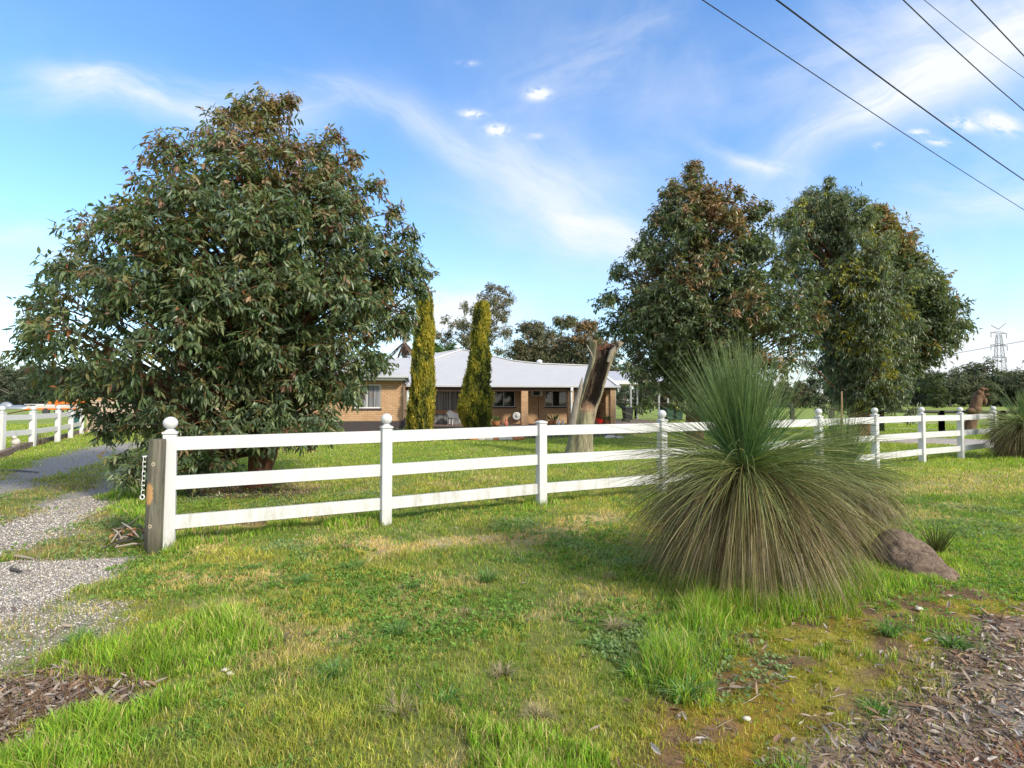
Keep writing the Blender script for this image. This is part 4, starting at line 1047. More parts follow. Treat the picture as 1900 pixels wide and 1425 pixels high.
def build_fence(name, label, pts, balls, rails, pw=.127, hcap=1.24, rail_h=.145, rail_t=.045, r=.072):
    e = empty(name, (pts[0][0], pts[0][1], gz(*pts[0])), label, 'fence')
    o = Vector(e.location)
    m = len(pts); dirs = []
    for i in range(m):
        a = pts[max(i - 1, 0)]; b = pts[min(i + 1, m - 1)]; dirs.append(math.atan2(b[1] - a[1], b[0] - a[0]))
    body, cap, ball = post_shape(pw, hcap, True, r)
    src = {}
    zs = [gz(*p) for p in pts]
    zs = [.5 * z for z in zs]
    for i, p in enumerate(pts):
        key = balls[i]
        if key not in src:
            bo = body.build('post', M['vinyl'], e); co = cap.build('cap', M['vinyl'], bo); ba = ball.build('ball', M['vinyl'], bo) if key else None
            src[key] = (bo, co, ba)
        else:
            s0 = src[key]; bo = s0[0].copy(); COL.objects.link(bo)
            for ch in s0[1:]:
                if ch is not None: c = ch.copy(); COL.objects.link(c); c.parent = bo
        bo.parent = e; bo.location = Vector((p[0], p[1], zs[i])) - o; bo.rotation_euler = (0, 0, dirs[i])
        if i < m - 1:
            q = pts[i + 1]
            for z0 in rails:
                d = Vector((q[0] - p[0], q[1] - p[1], 0)).normalized(); a_ = Vector((p[0], p[1], zs[i] + z0)) + d * (pw / 2 - .002); b_ = Vector((q[0], q[1], zs[i + 1] + z0)) - d * (pw / 2 - .002)
                MB().beam(a_ - o, b_ - o, rail_t, rail_h).build('rail', M['vinyl'], e)
    return e
FP = [(-3.70, 5.85), (-1.60, 6.88), (.43, 7.93), (2.50, 9.00), (4.475, 10.18), (6.45, 11.36), (8.42, 12.53), (10.40, 13.71), (12.37, 14.90), (14.32, 16.06)]
build_fence('post_and_rail_fence', 'long white three-rail fence with ball-topped posts running across the verge', FP, [1, 1, 0, 1, 1, 1, 1, 1, 1, 1], [1.108, .685, .262])
LP = [tuple(G(-85, 848)), tuple(G(-42, 842)), (-15.6, 16.5), (-16.15, 18.2), (-17.15, 20.4), (-18.3, 22.4), (-19.6, 24.6)]
LP[0] = (-15.1, 12.9); LP[1] = (-15.3, 14.7)
build_fence('paddock_fence', 'white two-rail fence with ball-topped posts on the far side of the drive', LP, [1] * 7, [1.02, .52], pw=.16, hcap=1.20, rail_h=.17, r=.085)

# round timber gate post with its chain
px_, py_ = G(284, 1019); zz = gz(px_, py_)
e = empty('gate_post', (px_, py_, zz), 'weathered round timber post against the first white fence post', 'post')
prof = [(.083, -.1), (.083, .3), (.081, .7), (.079, 1.16), (.074, 1.185)]
pm = MB(); pm.lathe(prof, n=28); pm.build('post', M['post'], e)
e.rotation_euler = (0, R(1.2), 0)
ce = empty('gate_chain', (px_ - .078, py_ - .045, zz + 1.00), 'white plastic-coated chain hanging on the round timber post', 'chain')
def link_mesh(name, parent, c, flip, L=.056, wdt=.026, r=.0033):
    pts = []
    for k in range(17):
        a = 2 * math.pi * k / 16; x = math.cos(a) * wdt / 2; z = math.sin(a) * wdt / 2 + (L - wdt) / 2 * (1 if math.sin(a) >= 0 else -1)
        pts.append((c[0] + (x if not flip else x * .45), c[1] + (0 if not flip else x), c[2] + z))
    return MB().tube(pts, r, 6, cap=False).build(name, M['metal_white'], parent)
for i in range(8): link_mesh('chain_link', ce, (-.002 * (i % 2) - .0016 * i, 0, -.025 - i * .049), i % 2 == 1)
pts = [(-.016 + .022 * math.cos(a), 0, -.415 + .022 * math.sin(a)) for a in np.linspace(0, 2 * math.pi, 17)]
MB().tube(pts, .0065, 8, cap=False).build('ring', M['metal_white'], ce)
MB().tube([(-.022, 0, .004), (.03, .03, .010)], .007, 8).build('staple', M['metal_white'], ce)

# ------------------------------------------------------------------ house
HR = R(10); HO = np.array([-1.15, 30.2]); UU = np.array([math.cos(HR), math.sin(HR)]); VV = np.array([-math.sin(HR), math.cos(HR)])
def hl_plane(px, py, v):
    """ray meets the house-local vertical plane v -> (t, h)"""
    d = ray(px, py); dv = d[0] * VV[0] + d[1] * VV[1]; c = -(HO @ VV); k = (v - c) / dv
    P = d * k; return float(P[0] * UU[0] + P[1] * UU[1] - HO @ UU), float(EYE + P[2])
def hl_slope(px, py, h0, s, v0=0.0):
    """ray meets the roof plane h = h0 + s*(v - v0) -> (t, v, h)"""
    d = ray(px, py); dv = d @ np.array([VV[0], VV[1], 0]); c = -(HO @ VV)
    k = (h0 + s * (c - v0) - EYE) / (d[2] - s * dv); P = d * k
    return (float(P[0] * UU[0] + P[1] * UU[1] - HO @ UU), float(c + k * dv), float(EYE + P[2]))
house = empty('brick_house', (HO[0], HO[1], 0), 'low tan brick house with a pale metal roof and a shaded verandah', 'house', rz=HR)
EH, SL = 2.42, .46
tR = hl_plane(1147, 718, 0)[0]; tL = hl_plane(640, 716, 0)[0]
top = [hl_slope(560, 664, EH, SL), hl_slope(765, 664, EH, SL), hl_slope(805, 667, EH, SL), hl_slope(857, 648.5, EH, SL), hl_slope(910, 660, EH, SL), hl_slope(955, 670, EH, SL), hl_slope(1000, 675, EH, SL), hl_slope(1099, 679, EH, SL)]
apex = top[3]; FLOOR = .22
TH = .05
def roof_mb():
    r = MB(); vs = [(tL - 6, 0, EH)] + [(tR, 0, EH)] + [p for p in reversed(top)]
    n = len(vs); r.add(vs + [(x, y, z - TH) for x, y, z in vs], [tuple(range(n)), tuple(range(2 * n - 1, n - 1, -1))] )
    # rear slopes down to the back eave
    bk = [(p[0], 2 * p[1] + .2 if p[1] > 2 else p[1] + 3, EH) for p in top]
    for i in range(len(top) - 1): r.add([top[i], top[i + 1], bk[i + 1], bk[i]], [(0, 1, 2, 3)])
    # right hip
    r.add([(tR, 0, EH), (tR, bk[-1][1], EH), bk[-1], top[-1]], [(0, 1, 2, 3)])
    return r
roof = roof_mb().build('roof', M['roof'], house)
# the raised slope seen left of the apex
RL = hl_plane(800, 658.5, apex[1] + 1.2)
f2 = MB(); f2.add([top[2], apex, (apex[0] - .3, apex[1] + .8, apex[2] + .02), (RL[0], apex[1] + 1.2, RL[1]), (top[1][0] - .5, top[1][1] + 2.5, RL[1] - .1), top[1]], [(0, 1, 2, 3, 4, 5)])
f2.build('upper_roof', M['roof'], house)
rc = MB()
def capline(a, b, w=.20, h=.05): rc.beam((a[0], a[1], a[2] + .03), (b[0], b[1], b[2] + .03), w, h)
for i in range(2, 7): capline(top[i], top[i + 1])
capline(top[-1], (tR, 0, EH + .02)); capline((RL[0], apex[1] + 1.2, RL[1]), apex)
rc.build('ridge_capping', M['fascia'], house)
va = hl_plane(848, 646, apex[1] + 1.5)
MB().lathe([(.10, va[1] - .45), (.10, va[1] - .05), (.2, va[1]), (.22, va[1] + .06), (.18, va[1] + .16), (.05, va[1] + .2)], va[0], apex[1] + 1.5, 14).build('roof_vent', M['metal_white'], house)
vb = hl_plane(1001, 673, top[6][1] + .8)
MB().lathe([(.10, vb[1] - .45), (.10, vb[1] - .05), (.18, vb[1]), (.2, vb[1] + .06), (.15, vb[1] + .16), (.05, vb[1] + .2)], vb[0], top[6][1] + .8, 14).build('roof_vent', M['metal_white'], house)
MB().box(tL + .5, tR + .02, -.13, -.005, EH - .10, EH + .012, .01).build('gutter', M['gutter'], house)
MB().box(tR + .003, tR + .12, -.13, 6, EH - .10, EH + .010, .01).build('gutter', M['gutter'], house)
MB().box(tL + .5, tR - .05, .10, .22, EH - .30, EH - .08).build('verandah_beam', M['beam'], house)
rt = MB()
t = hl_plane(812, 720, .0)[0]
while t < tR - .2: rt.box(t, t + .06, .0, 1.78, EH - .16, EH - .06); t += .52
rt.build('rafters', M['beam'], house)
WV = 1.8
MB().box(tL - 3, tR - .1, .23, WV, EH - .05, EH - .02).build('verandah_ceiling', M['beam'], house)
# walls: verandah wall with real openings
tw0 = hl_plane(772, 750, WV)[0]; tw1 = hl_plane(1101, 750, WV)[0]
ops = []   # (t0, t1, h0, h1)
def op(x0, y0, x1, y1):
    a = hl_plane(x0, y0, WV); b = hl_plane(x1, y1, WV); o_ = (a[0], b[0], b[1], a[1]); ops.append(o_); return o_
DOOR = op(797, 724.5, 862, 788.5); WIN1 = op(915, 724.5, 956, 755); WIN2 = op(1011, 724.5, 1052.5, 754.5); NARR = op(1064, 725, 1072, 754.5)
wl = MB(); t = tw0
for a, b, h0, h1 in ops:
    wl.box(t, a, WV, WV + .22, -.1, EH + .1)
    if h0 > FLOOR + .08: wl.box(a, b, WV, WV + .22, -.1, h0)
    if h1 < EH + .05: wl.box(a, b, WV, WV + .22, h1, EH + .1)
    t = b
wl.box(t, tw1, WV, WV + .22, -.1, EH + .1)
wl.box(tw1 - .22, tw1, WV + .221, 8, -.1, EH + .1)
ta = hl_plane(1124, 750, .9)[0]; tb = hl_plane(1131, 750, .9)[0]
wl.box(ta, tb, .9, 3.0, -.1, EH - .05)
wl.build('wall', M['brick'], house)
def window(o_, splits, name='window', mat='glass', sill=True, low=None):
    a, b, h0, h1 = o_; f = MB(); d0, d1 = WV + .05, WV + .11; w = .045
    f.box(a, a + w, d0, d1, h0, h1); f.box(b - w, b, d0, d1, h0, h1); f.box(a + w, b - w, d0, d1, h1 - w, h1); f.box(a + w, b - w, d0, d1, h0, h0 + w)
    for s in splits: x = a + (b - a) * s; f.box(x - w / 2, x + w / 2, d0 - .003, d1, h0 + w, h1 - w)
    if low: f.box(a + w, a + (b - a) * splits[0] - w / 2, d0, d1 - .01, h1 - (h1 - h0) * low, h1 - (h1 - h0) * low + .035)
    fo = f.build(name, M['metal_white'], house)
    MB().box(a + .01, b - .01, WV + .075, WV + .085, h0 + .01, h1 - .01).build('pane', M[mat], fo)
    if sill: MB().box(a - .04, b + .04, WV - .03, WV + .06, h0 - .09, h0 - .002).build('sill', M['plinth'], fo)
    return fo
window(WIN1, [.48], low=.26); window(WIN2, [.34], low=.26); window(NARR, [], sill=False)
wd_ = window(DOOR, [.02, .58], 'sliding_door', 'curtain', sill=False)
a, b, h0, h1 = DOOR
rr = hl_plane(840, 764, WV)[1]
MB().box(a - .3, b + .3, WV - .04, WV + .02, rr - .10, rr + .10).build('window_rail', M['timber'], house)
rr = hl_plane(840, 789.5, 1.2)[1]
MB().box(a - .6, b + .8, 1.15, 1.35, rr - .07, rr + .03).build('door_step', M['timber'], house)
# brick pillars (left faces turn away, fronts catch the sun)
for x0, x1 in ((967.5, 980), (1055, 1065), (1133, 1142.5)):
    t0 = hl_plane(x0, 750, .05)[0]; t1 = hl_plane(x1, 750, .05)[0]
    MB().box(t0, t1, .06, .42, -.05, EH - .305 if x0 < 1100 else EH - .11).build('pillar', M['brick'], house)
t0 = hl_plane(1060.5, 750, -.02)[0]
MB().box(t0 - .05, t0 + .05, -.06, .03, .1, EH - .02).box(t0 - .07, t0 + .07, -.14, -.0, EH - .30, EH - .09).build('downpipe', M['metal_white'], house)
t0 = hl_plane(1143.2, 750, -.02)[0]
MB().tube([(t0, .1, .1), (t0, .1, EH - .1)], .035, 8).build('downpipe', M['metal_white'], house)
# wall air conditioner and its pipe
a = hl_plane(984, 724.5, WV); b = hl_plane(1005, 735, WV)
ac = MB().box(a[0], b[0], WV - .36, WV - .002, b[1], a[1] + .02, .02).build('air_conditioner', M['plastic_white'], house)
MB().box(a[0] + .10, a[0] + .50, WV - .365, WV - .355, b[1] + .05, a[1] - .02).build('grille', M['plastic_dark'], ac)
t0 = hl_plane(999, 750, WV)[0]
MB().box(t0 - .018, t0 + .018, WV - .03, WV - .002, FLOOR, b[1]).build('conduit', M['beam'], house)
# left wing, nearer the camera
cw = W(752, 697, 23.6); ct = float((cw[:2] - HO) @ UU); cv = float((cw[:2] - HO) @ VV); ch = float(cw[2])
wr_ = MB(); WL, HWD = 7.5, 3.6
ap_h = ch + .42 * HWD; yb = cv + 8.5
wr_.add([(ct - 2 * HWD, cv, ch), (ct, cv, ch), (ct - HWD, cv + HWD, ap_h), (ct - HWD, yb, ap_h), (ct, yb, ch), (ct - 2 * HWD, yb, ch)], [(0, 1, 2), (1, 4, 3, 2), (0, 2, 3, 5)])
wr_.build('roof', M['roof'], house)
g = MB().box(ct - 2 * HWD, ct + .1, cv - .12, cv - .004, ch - .10, ch + .015, .01); g.box(ct + .004, ct + .12, cv - .003, -.14, ch - .10, ch + .013, .01)
g.build('gutter', M['gutter'], house)
MB().box(ct - 2 * HWD, ct - .02, cv + .002, cv + .03, ch - .20, ch - .03).box(ct - .03, ct, cv + .031, -.02, ch - .20, ch - .03).build('fascia', M['fascia'], house)
MB().box(ct - 2 * HWD, ct - .04, cv + .032, cv + .55, ch - .19, ch - .17).build('soffit', M['fascia'], house)
WP = cv + .50
wt1 = hl_plane(757.5, 750, WP)[0] if hl_plane(757.5, 750, WP)[0] < ct - .05 else ct - .12
wt0 = ct - 2 * HWD + .5
a = hl_plane(655, 713, WP); b = hl_plane(706.5, 757.5, WP); base_h = hl_plane(730, 781, WP)[1]
w2 = MB(); w2.box(wt0, a[0], WP, WP + .22, base_h, ch - .19); w2.box(b[0], wt1, WP, WP + .22, base_h, ch - .19); w2.box(a[0], b[0], WP, WP + .22, base_h, b[1]); w2.box(a[0], b[0], WP, WP + .22, a[1], ch - .19)
w2.box(wt1 - .22, wt1, WP + .221, WV, base_h, ch - .19)
w2.build('wall', M['brick'], house)
MB().box(wt0 - .02, wt1 + .03, WP - .04, WV, -.2, base_h - .002).build('plinth', M['plinth'], house)
wf = MB(); x0_, x1_, z0_, z1_ = a[0], b[0], b[1], a[1]
for s in ((x0_, x0_ + .05), (x1_ - .05, x1_), ((x0_ + x1_) / 2 - .02, (x0_ + x1_) / 2 + .02)): wf.box(s[0], s[1], WP + .04, WP + .10, z0_, z1_)
wf.box(x0_ + .05, x1_ - .05, WP + .043, WP + .097, z0_, z0_ + .05); wf.box(x0_ + .05, x1_ - .05, WP + .043, WP + .097, z1_ - .05, z1_)
wo = wf.build('window', M['metal_white'], house)
MB().box(x0_ + .01, x1_ - .01, WP + .065, WP + .072, z0_ + .01, z1_ - .01).build('pane', M['curtain'], wo)
MB().box(x0_ - .04, x1_ + .04, WP - .03, WP + .05, z0_ - .09, z0_ - .002).build('sill', M['plinth'], wo)
# paved verandah floor
MB().box(tw0 - .3, tR + 4.8, -.9, 8.2, -.1, FLOOR - .02).build('verandah_floor', M['paving'], house)

# carport: flat white roof on steel posts at the right end
cb = W(1170, 787, 35.5)
cp = empty('carport', (cb[0], 35.5, .15), 'flat white carport roof on thin steel posts right of the house', 'carport', rz=HR)
def cl(px, py, v):       # carport-local plane helper
    d = ray(px, py); o2 = np.array([cb[0], 35.5]); dv = d[0] * VV[0] + d[1] * VV[1]; k = (v + o2 @ VV) / dv; P = d * k
    return float(P[:2] @ UU - o2 @ UU), float(EYE + P[2] - .15)
l, r_ = cl(1100, 712, 0)[0], cl(1262, 712, 0)[0]; zt = cl(1170, 706.5, 0)[1]; zb = cl(1170, 713, 0)[1]
MB().box(l, r_, -.02, .10, zb, zt, .01).build('fascia', M['fascia'], cp)
MB().add([(l, .11, zt - .03), (r_, .11, zt - .03), (r_ - 1.0, 5.5, zt + .95), (l, 5.5, zt + .95), (l, .11, zb + .02), (r_, .11, zb + .02), (r_, 5.5, zb + .02), (l, 5.5, zb + .02)],
         [(0, 1, 2, 3), (7, 6, 5, 4), (1, 5, 6, 2), (3, 2, 6, 7), (0, 3, 7, 4)]).build('roof', M['roof'], cp)
for px in (1170.5, 1222.5):
    t0 = cl(px, 750, .05)[0]; MB().box(t0 - .05, t0 + .05, .0, .10, -.1, zb - .002).build('post', M['galv'], cp)
for px in (1183, 1240):
    t0 = cl(px, 750, 5.0)[0]; MB().box(t0 - .05, t0 + .05, 5.0, 5.1, -.1, zb - .002).build('post', M['galv'], cp)

# ------------------------------------------------------------------ things on and beside the verandah
def bin_(name, label, px, pyt, Y, hgt_, body, lid, group=None):
    p = W(px, 770, Y); z0 = gz(p[0], Y) if Y > 36 else FLOOR - .02
    e = empty(name, (p[0], Y, z0), label, 'bin', group, rz=.2); s = hgt_ / 1.05
    w0, w1, d0, d1 = .22 * s, .29 * s, .26 * s, .34 * s
    v = [(-w0, -d0, .06), (w0, -d0, .06), (w0, d0, .06), (-w0, d0, .06), (-w1, -d1, .93 * s), (w1, -d1, .93 * s), (w1, d1, .93 * s), (-w1, d1, .93 * s)]
    MB().add(v, [(3, 2, 1, 0), (0, 1, 5, 4), (1, 2, 6, 5), (2, 3, 7, 6), (3, 0, 4, 7), (4, 5, 6, 7)]).box(-w1 - .02, w1 + .02, -d1 - .02, d1 + .02, .88 * s, .925 * s, .01).build('body', M[body], e)
    l_ = MB().add([(-w1 - .03, -d1 - .04, .935 * s), (w1 + .03, -d1 - .04, .935 * s), (w1 + .03, d1 + .03, .935 * s), (-w1 - .03, d1 + .03, .935 * s), (-w1 + .02, -d1 + .03, 1.0 * s), (w1 - .02, -d1 + .03, 1.0 * s), (w1 - .02, d1 - .01, 1.04 * s), (-w1 + .02, d1 - .01, 1.04 * s)],
                  [(3, 2, 1, 0), (0, 1, 5, 4), (1, 2, 6, 5), (2, 3, 7, 6), (3, 0, 4, 7), (4, 5, 6, 7)])
    l_.tube([(-w1, d1 + .05, .96 * s), (w1, d1 + .05, .96 * s)], .018, 6).build('lid', M[lid], e)
    for sx in (-1, 1):
        MB().tube([(sx * (w0 + .01), d0 + .02, .10), (sx * (w0 + .06), d0 + .02, .10)], .10, 14, smooth=False).build('wheel', M['metal_dark'], e)
    return e
bin_('wheelie_bin', 'black wheelie bin standing alone by the thin carport post', 1164.5, 761, 35.0, 1.0, 'plastic_dark', 'plastic_dark')
bin_('wheelie_bin', 'dark green wheelie bin with a green lid, left of the yellow-lidded one', 1240, 765, 35.6, .95, 'plastic_green', 'plastic_green')
bin_('wheelie_bin', 'dark green wheelie bin with a yellow lid under the right carport edge', 1257, 765, 36.0, .98, 'plastic_green', 'plastic_yellow')
bin_('storage_tub', 'teal bin behind the last post of the two-rail paddock fence', 143, 800, 25.6, .62, 'plastic_teal', 'plastic_teal')

def HP(px, py, v):
    t_, h_ = hl_plane(px, py, v); p = HO + UU * t_ + VV * v; return p[0], p[1], h_
# hose reel with its white round cover
x, y, z = HP(958.5, 772, WV - .22)
e = empty('hose_reel', (x, y, z), 'round white hose reel cover on the brick wall left of the first pillar', 'hose reel', rz=HR - .25)
MB().tube([(0, -.16, 0), (0, -.14, 0), (0, .04, 0), (0, .06, 0)], [.20, .245, .245, .2], 24).build('cover', M['plastic_white'], e)
MB().tube([(0, -.175, 0), (0, -.161, 0)], [.07, .09], 16).build('hub', M['galv'], e)
MB().tube([(.02, .062, 0), (.02, .12, 0)], [.27, .27], 24).build('hose', M['plastic_dark'], e)
MB().box(-.05, .09, .121, .20, -.25, .25).build('bracket', M['metal_dark'], e)
MB().tube([(.22, .05, .02), (.28, -.02, -.10), (.22, -.06, -.24), (.08, -.04, -.33)], .015, 7).build('handle', M['metal_dark'], e)
# outdoor chair
x, y, z = HP(842, 789, .9)
e = empty('outdoor_chair', (x, y, FLOOR - .02), 'grey scooped outdoor chair in front of the curtained window', 'chair', rz=HR + .5)
vs, fs = [], []
for i in range(9):
    a = -1.25 + 2.5 * i / 8
    for j, (rr_, zz_, yo) in enumerate(((.10, .36, 0), (.30, .38, .0), (.36, .58, .05), (.40, .84 - .22 * abs(math.sin(a)), .12))):
        vs.append((rr_ * math.sin(a), yo + rr_ * math.cos(a) - .08, zz_))
for i in range(8):
    for j in range(3): fs.append((i * 4 + j, i * 4 + 4 + j, i * 4 + 5 + j, i * 4 + 1 + j))
sh = MB().add(vs, fs, True); sh.add([(-.30, -.28, .40), (.30, -.28, .40), (.30, .10, .375), (-.30, .10, .375), (-.30, -.28, .36), (.30, -.28, .36), (.30, .1, .34), (-.30, .1, .34)], [(0, 1, 2, 3), (7, 6, 5, 4), (0, 4, 5, 1), (1, 5, 6, 2), (2, 6, 7, 3), (3, 7, 4, 0)])
so = sh.build('seat', M['fabric_grey'], e); md = so.modifiers.new('thick', 'SOLIDIFY'); md.thickness = .035
for sx, sy in ((-1, -1), (1, -1), (1, 1), (-1, 1)): MB().tube([(sx * .2, sy * .16 - .05, .36), (sx * .28, sy * .25 - .05, 0)], .014, 8).build('leg', M['metal_white'], e)

def pot(label, px, Y, r, h, mat, plant=None, seed=1, z0=None, group=None):
    p = W(px, 785, Y); z = (FLOOR - .02) if z0 is None else z0
    e = empty('plant_pot', (p[0], Y, z), label, 'plant pot', group)
    MB().lathe([(r * .62, 0), (r * .8, h * .3), (r * .98, h * .75), (r * 1.0, h * .88), (r * 1.08, h * .9), (r * 1.08, h), (r * .9, h), (r * .88, h * .9), (.01, h * .88)], n=20).build('pot', M[mat], e)
    if plant:
        rng = np.random.RandomState(seed); kind, cnt, ln, wd, cl_ = plant; n = cnt
        az = rng.uniform(0, 6.28, n); el = rng.uniform(.25, 1.4, n)
        D = np.stack([np.cos(az) * np.cos(el), np.sin(az) * np.cos(el), np.sin(el)], 1)
        P = np.stack([np.cos(az) * r * .3, np.sin(az) * r * .3, np.full(n, h * .9)], 1)
        if kind == 'leafy': P = P + D * rng.uniform(0, ln * 1.6, (n, 1)); D = unit(D + rng.normal(0, .6, (n, 3)))
        N = unit(np.array([[0, 0, 1.]]) + rng.normal(0, .4, (n, 3)))
        V, Fc, C = leaf_mesh(P, D, N, rng.uniform(.6, 1.1, n) * ln, np.full(n, wd), np.array([cl_]) * rng.uniform(.6, 1.4, (n, 1)), False, .25, .2)
        link('plant', raw_mesh('plant', V, Fc, C), e, [M['leaf']])
    return e
pot('wide brown bowl pot with a small green plant, beside the right cypress', 920, 29.4, .24, .26, 'terracotta', ('leafy', 60, .16, .05, [.06, .14, .03]), 1)
pot('orange pot under the second window holding a spiky plant', 1021, 30.6, .17, .24, 'terracotta', None)
pot('pot holding a tall spiky green plant, left of the white ornaments', 1027, 30.9, .18, .25, 'terracotta', ('spiky', 46, .62, .055, [.06, .13, .04]), 2)
pot('bright red pot on the ground between the stump and the last pillar', 1111, 31.4, .26, .26, 'red_glaze', ('leafy', 40, .14, .04, [.35, .02, .02]), 3)
pot('pot with a leafy shrub at the foot of the last pillar', 1125, 31.6, .20, .22, 'terracotta', ('leafy', 170, .16, .05, [.10, .13, .05]), 4)
pot('small pot of yellow flowers behind the flat-topped fence post', 997, 30.0, .15, .2, 'terracotta', ('leafy', 70, .10, .05, [.45, .22, .03]), 5)
def figure(label, name, cat, px, Y, s, mat, prof, z0=None, extra=None):
    p = W(px, 785, Y); z = (FLOOR - .02) if z0 is None else z0
    e = empty(name, (p[0], Y, z), label, cat)
    m_ = MB().lathe([(r * s, h * s) for r, h in prof], n=16)
    if extra: extra(m_, s)
    m_.build('body', M[mat], e); return e
GN = [(.16, 0), (.18, .05), (.17, .25), (.13, .40), (.07, .46), (.10, .52), (.11, .60), (.09, .68), (.05, .82), (.01, .95)]
def arms(m_, s):
    for sx in (-1, 1): m_.tube([(sx * .12 * s, 0, .42 * s), (sx * .2 * s, -.06 * s, .32 * s), (sx * .08 * s, -.17 * s, .26 * s)], [.05 * s, .045 * s, .035 * s], 8)
figure('faded red garden gnome standing beside the wide brown pot', 'garden_gnome', 'ornament', 939, 29.6, .50, 'pink_paint', GN, extra=arms)
figure('white garden ornament nearest the spiky plant', 'garden_ornament', 'ornament', 1036, 30.4, .42, 'plastic_white', GN, extra=arms)
figure('pale garden ornament nearest the downpipe', 'garden_ornament', 'ornament', 1044, 30.6, .40, 'pale_stone', [(.2, 0), (.22, .1), (.2, .3), (.12, .42), (.16, .55), (.13, .7), (.02, .78)])

# pale stone edging of the garden bed
rng = np.random.RandomState(14)
pxs = [880, 893, 908, 921, 934, 948, 961, 1133, 1150]
se = None
for i, px in enumerate(pxs):
    x, y = G(px, 817 - (2 if px > 1000 else 0)); s = rng.uniform(.14, .24)
    m_ = MB().sphere((0, 0, 0), s, 9, 6, (1.25, .9, .55)); m_.v = [(a * rng.uniform(.85, 1.12), b * rng.uniform(.85, 1.12), c * rng.uniform(.85, 1.12)) for a, b, c in m_.v]
    o = m_.build('edging_rock', M['pale_stone'] if i % 3 else M['terracotta']); o.location = (x, y, gz(x, y) + s * .2)
    tag(o, 'rough pale rock in the row edging the garden bed before the verandah' if i % 3 else 'rusty brown rock in the row edging the garden bed before the verandah', 'rock', 'pale rocks edging the garden bed' if i % 3 else 'rusty rocks edging the garden bed')

# low strappy plants in the bed and bushes near the wing
def low_bush(label, px, py, r, h, n, L, Wd, cols, seed, name='garden_shrub', cat='shrub', Y=None, kind='leafy', mat='leaf', group=None):
    if Y is None: x, y = G(px, py)
    else: x, y = W(px, py, Y)[0], Y
    rng = np.random.RandomState(seed); z = gz(x, y)
    e = empty(name, (x, y, z), label, cat, group)
    v = unit(rng.normal(0, 1, (n, 3))); v[:, 2] = np.abs(v[:, 2]); rad = rng.uniform(.3, 1, (n, 1)) ** .5
    P = v * rad * np.array([r, r, h]); lump = vn(P[:, 0] * 4, P[:, 1] * 4, P[:, 2] * 4, seed)[:, None]; P *= .75 + .5 * lump
    D = unit(v * .6 + rng.normal(0, .5, (n, 3)) + [0, 0, -.1]); N = unit(v + rng.normal(0, .4, (n, 3)))
    c = mixcol(cols, rng.uniform(0, 1, (n, 3)), rng.uniform(0, 1, n))
    V, Fc, C = leaf_mesh(P, D, N, rng.uniform(.6, 1.1, n) * L, rng.uniform(.7, 1.1, n) * Wd, c, True, .1, .2)
    link('foliage', raw_mesh('foliage', V, Fc, C), e, [M[mat]])
    sp = [(np.array([[0, 0, -.05], P[i] * .5, P[i]]), [.012, .008, .004]) for i in range(0, n, max(1, n // 14))]
    tv, tf = mb_tubes(sp, 5); link('stem', raw_mesh('stem', tv, tf, None, True), e, [M['bark']])
    return e
low_bush('low green bush against the dark plinth left of the first cypress', 742, 800, .55, .35, 500, .14, .04, [[.05, .11, .03], [.07, .14, .04]], 3, Y=22.8)
low_bush('straggly dry shrub at the foot of the stump by the last pillar', 1100, 800, .35, .5, 260, .12, .03, [[.12, .12, .06], [.09, .12, .05]], 4, Y=28.0)
low_bush('pale yellow-green shrub behind the top rail to the left of the big grass tree', 1375, 785, 1.3, .95, 1600, .16, .05, [[.20, .27, .07], [.14, .20, .05]], 5, Y=26.0)
low_bush('grey-leaved shrub showing through the base of the big gum beside the trunk', 395, 900, .55, .55, 1500, .10, .02, [[.10, .13, .10], [.07, .11, .05], [.13, .19, .05]], 6)

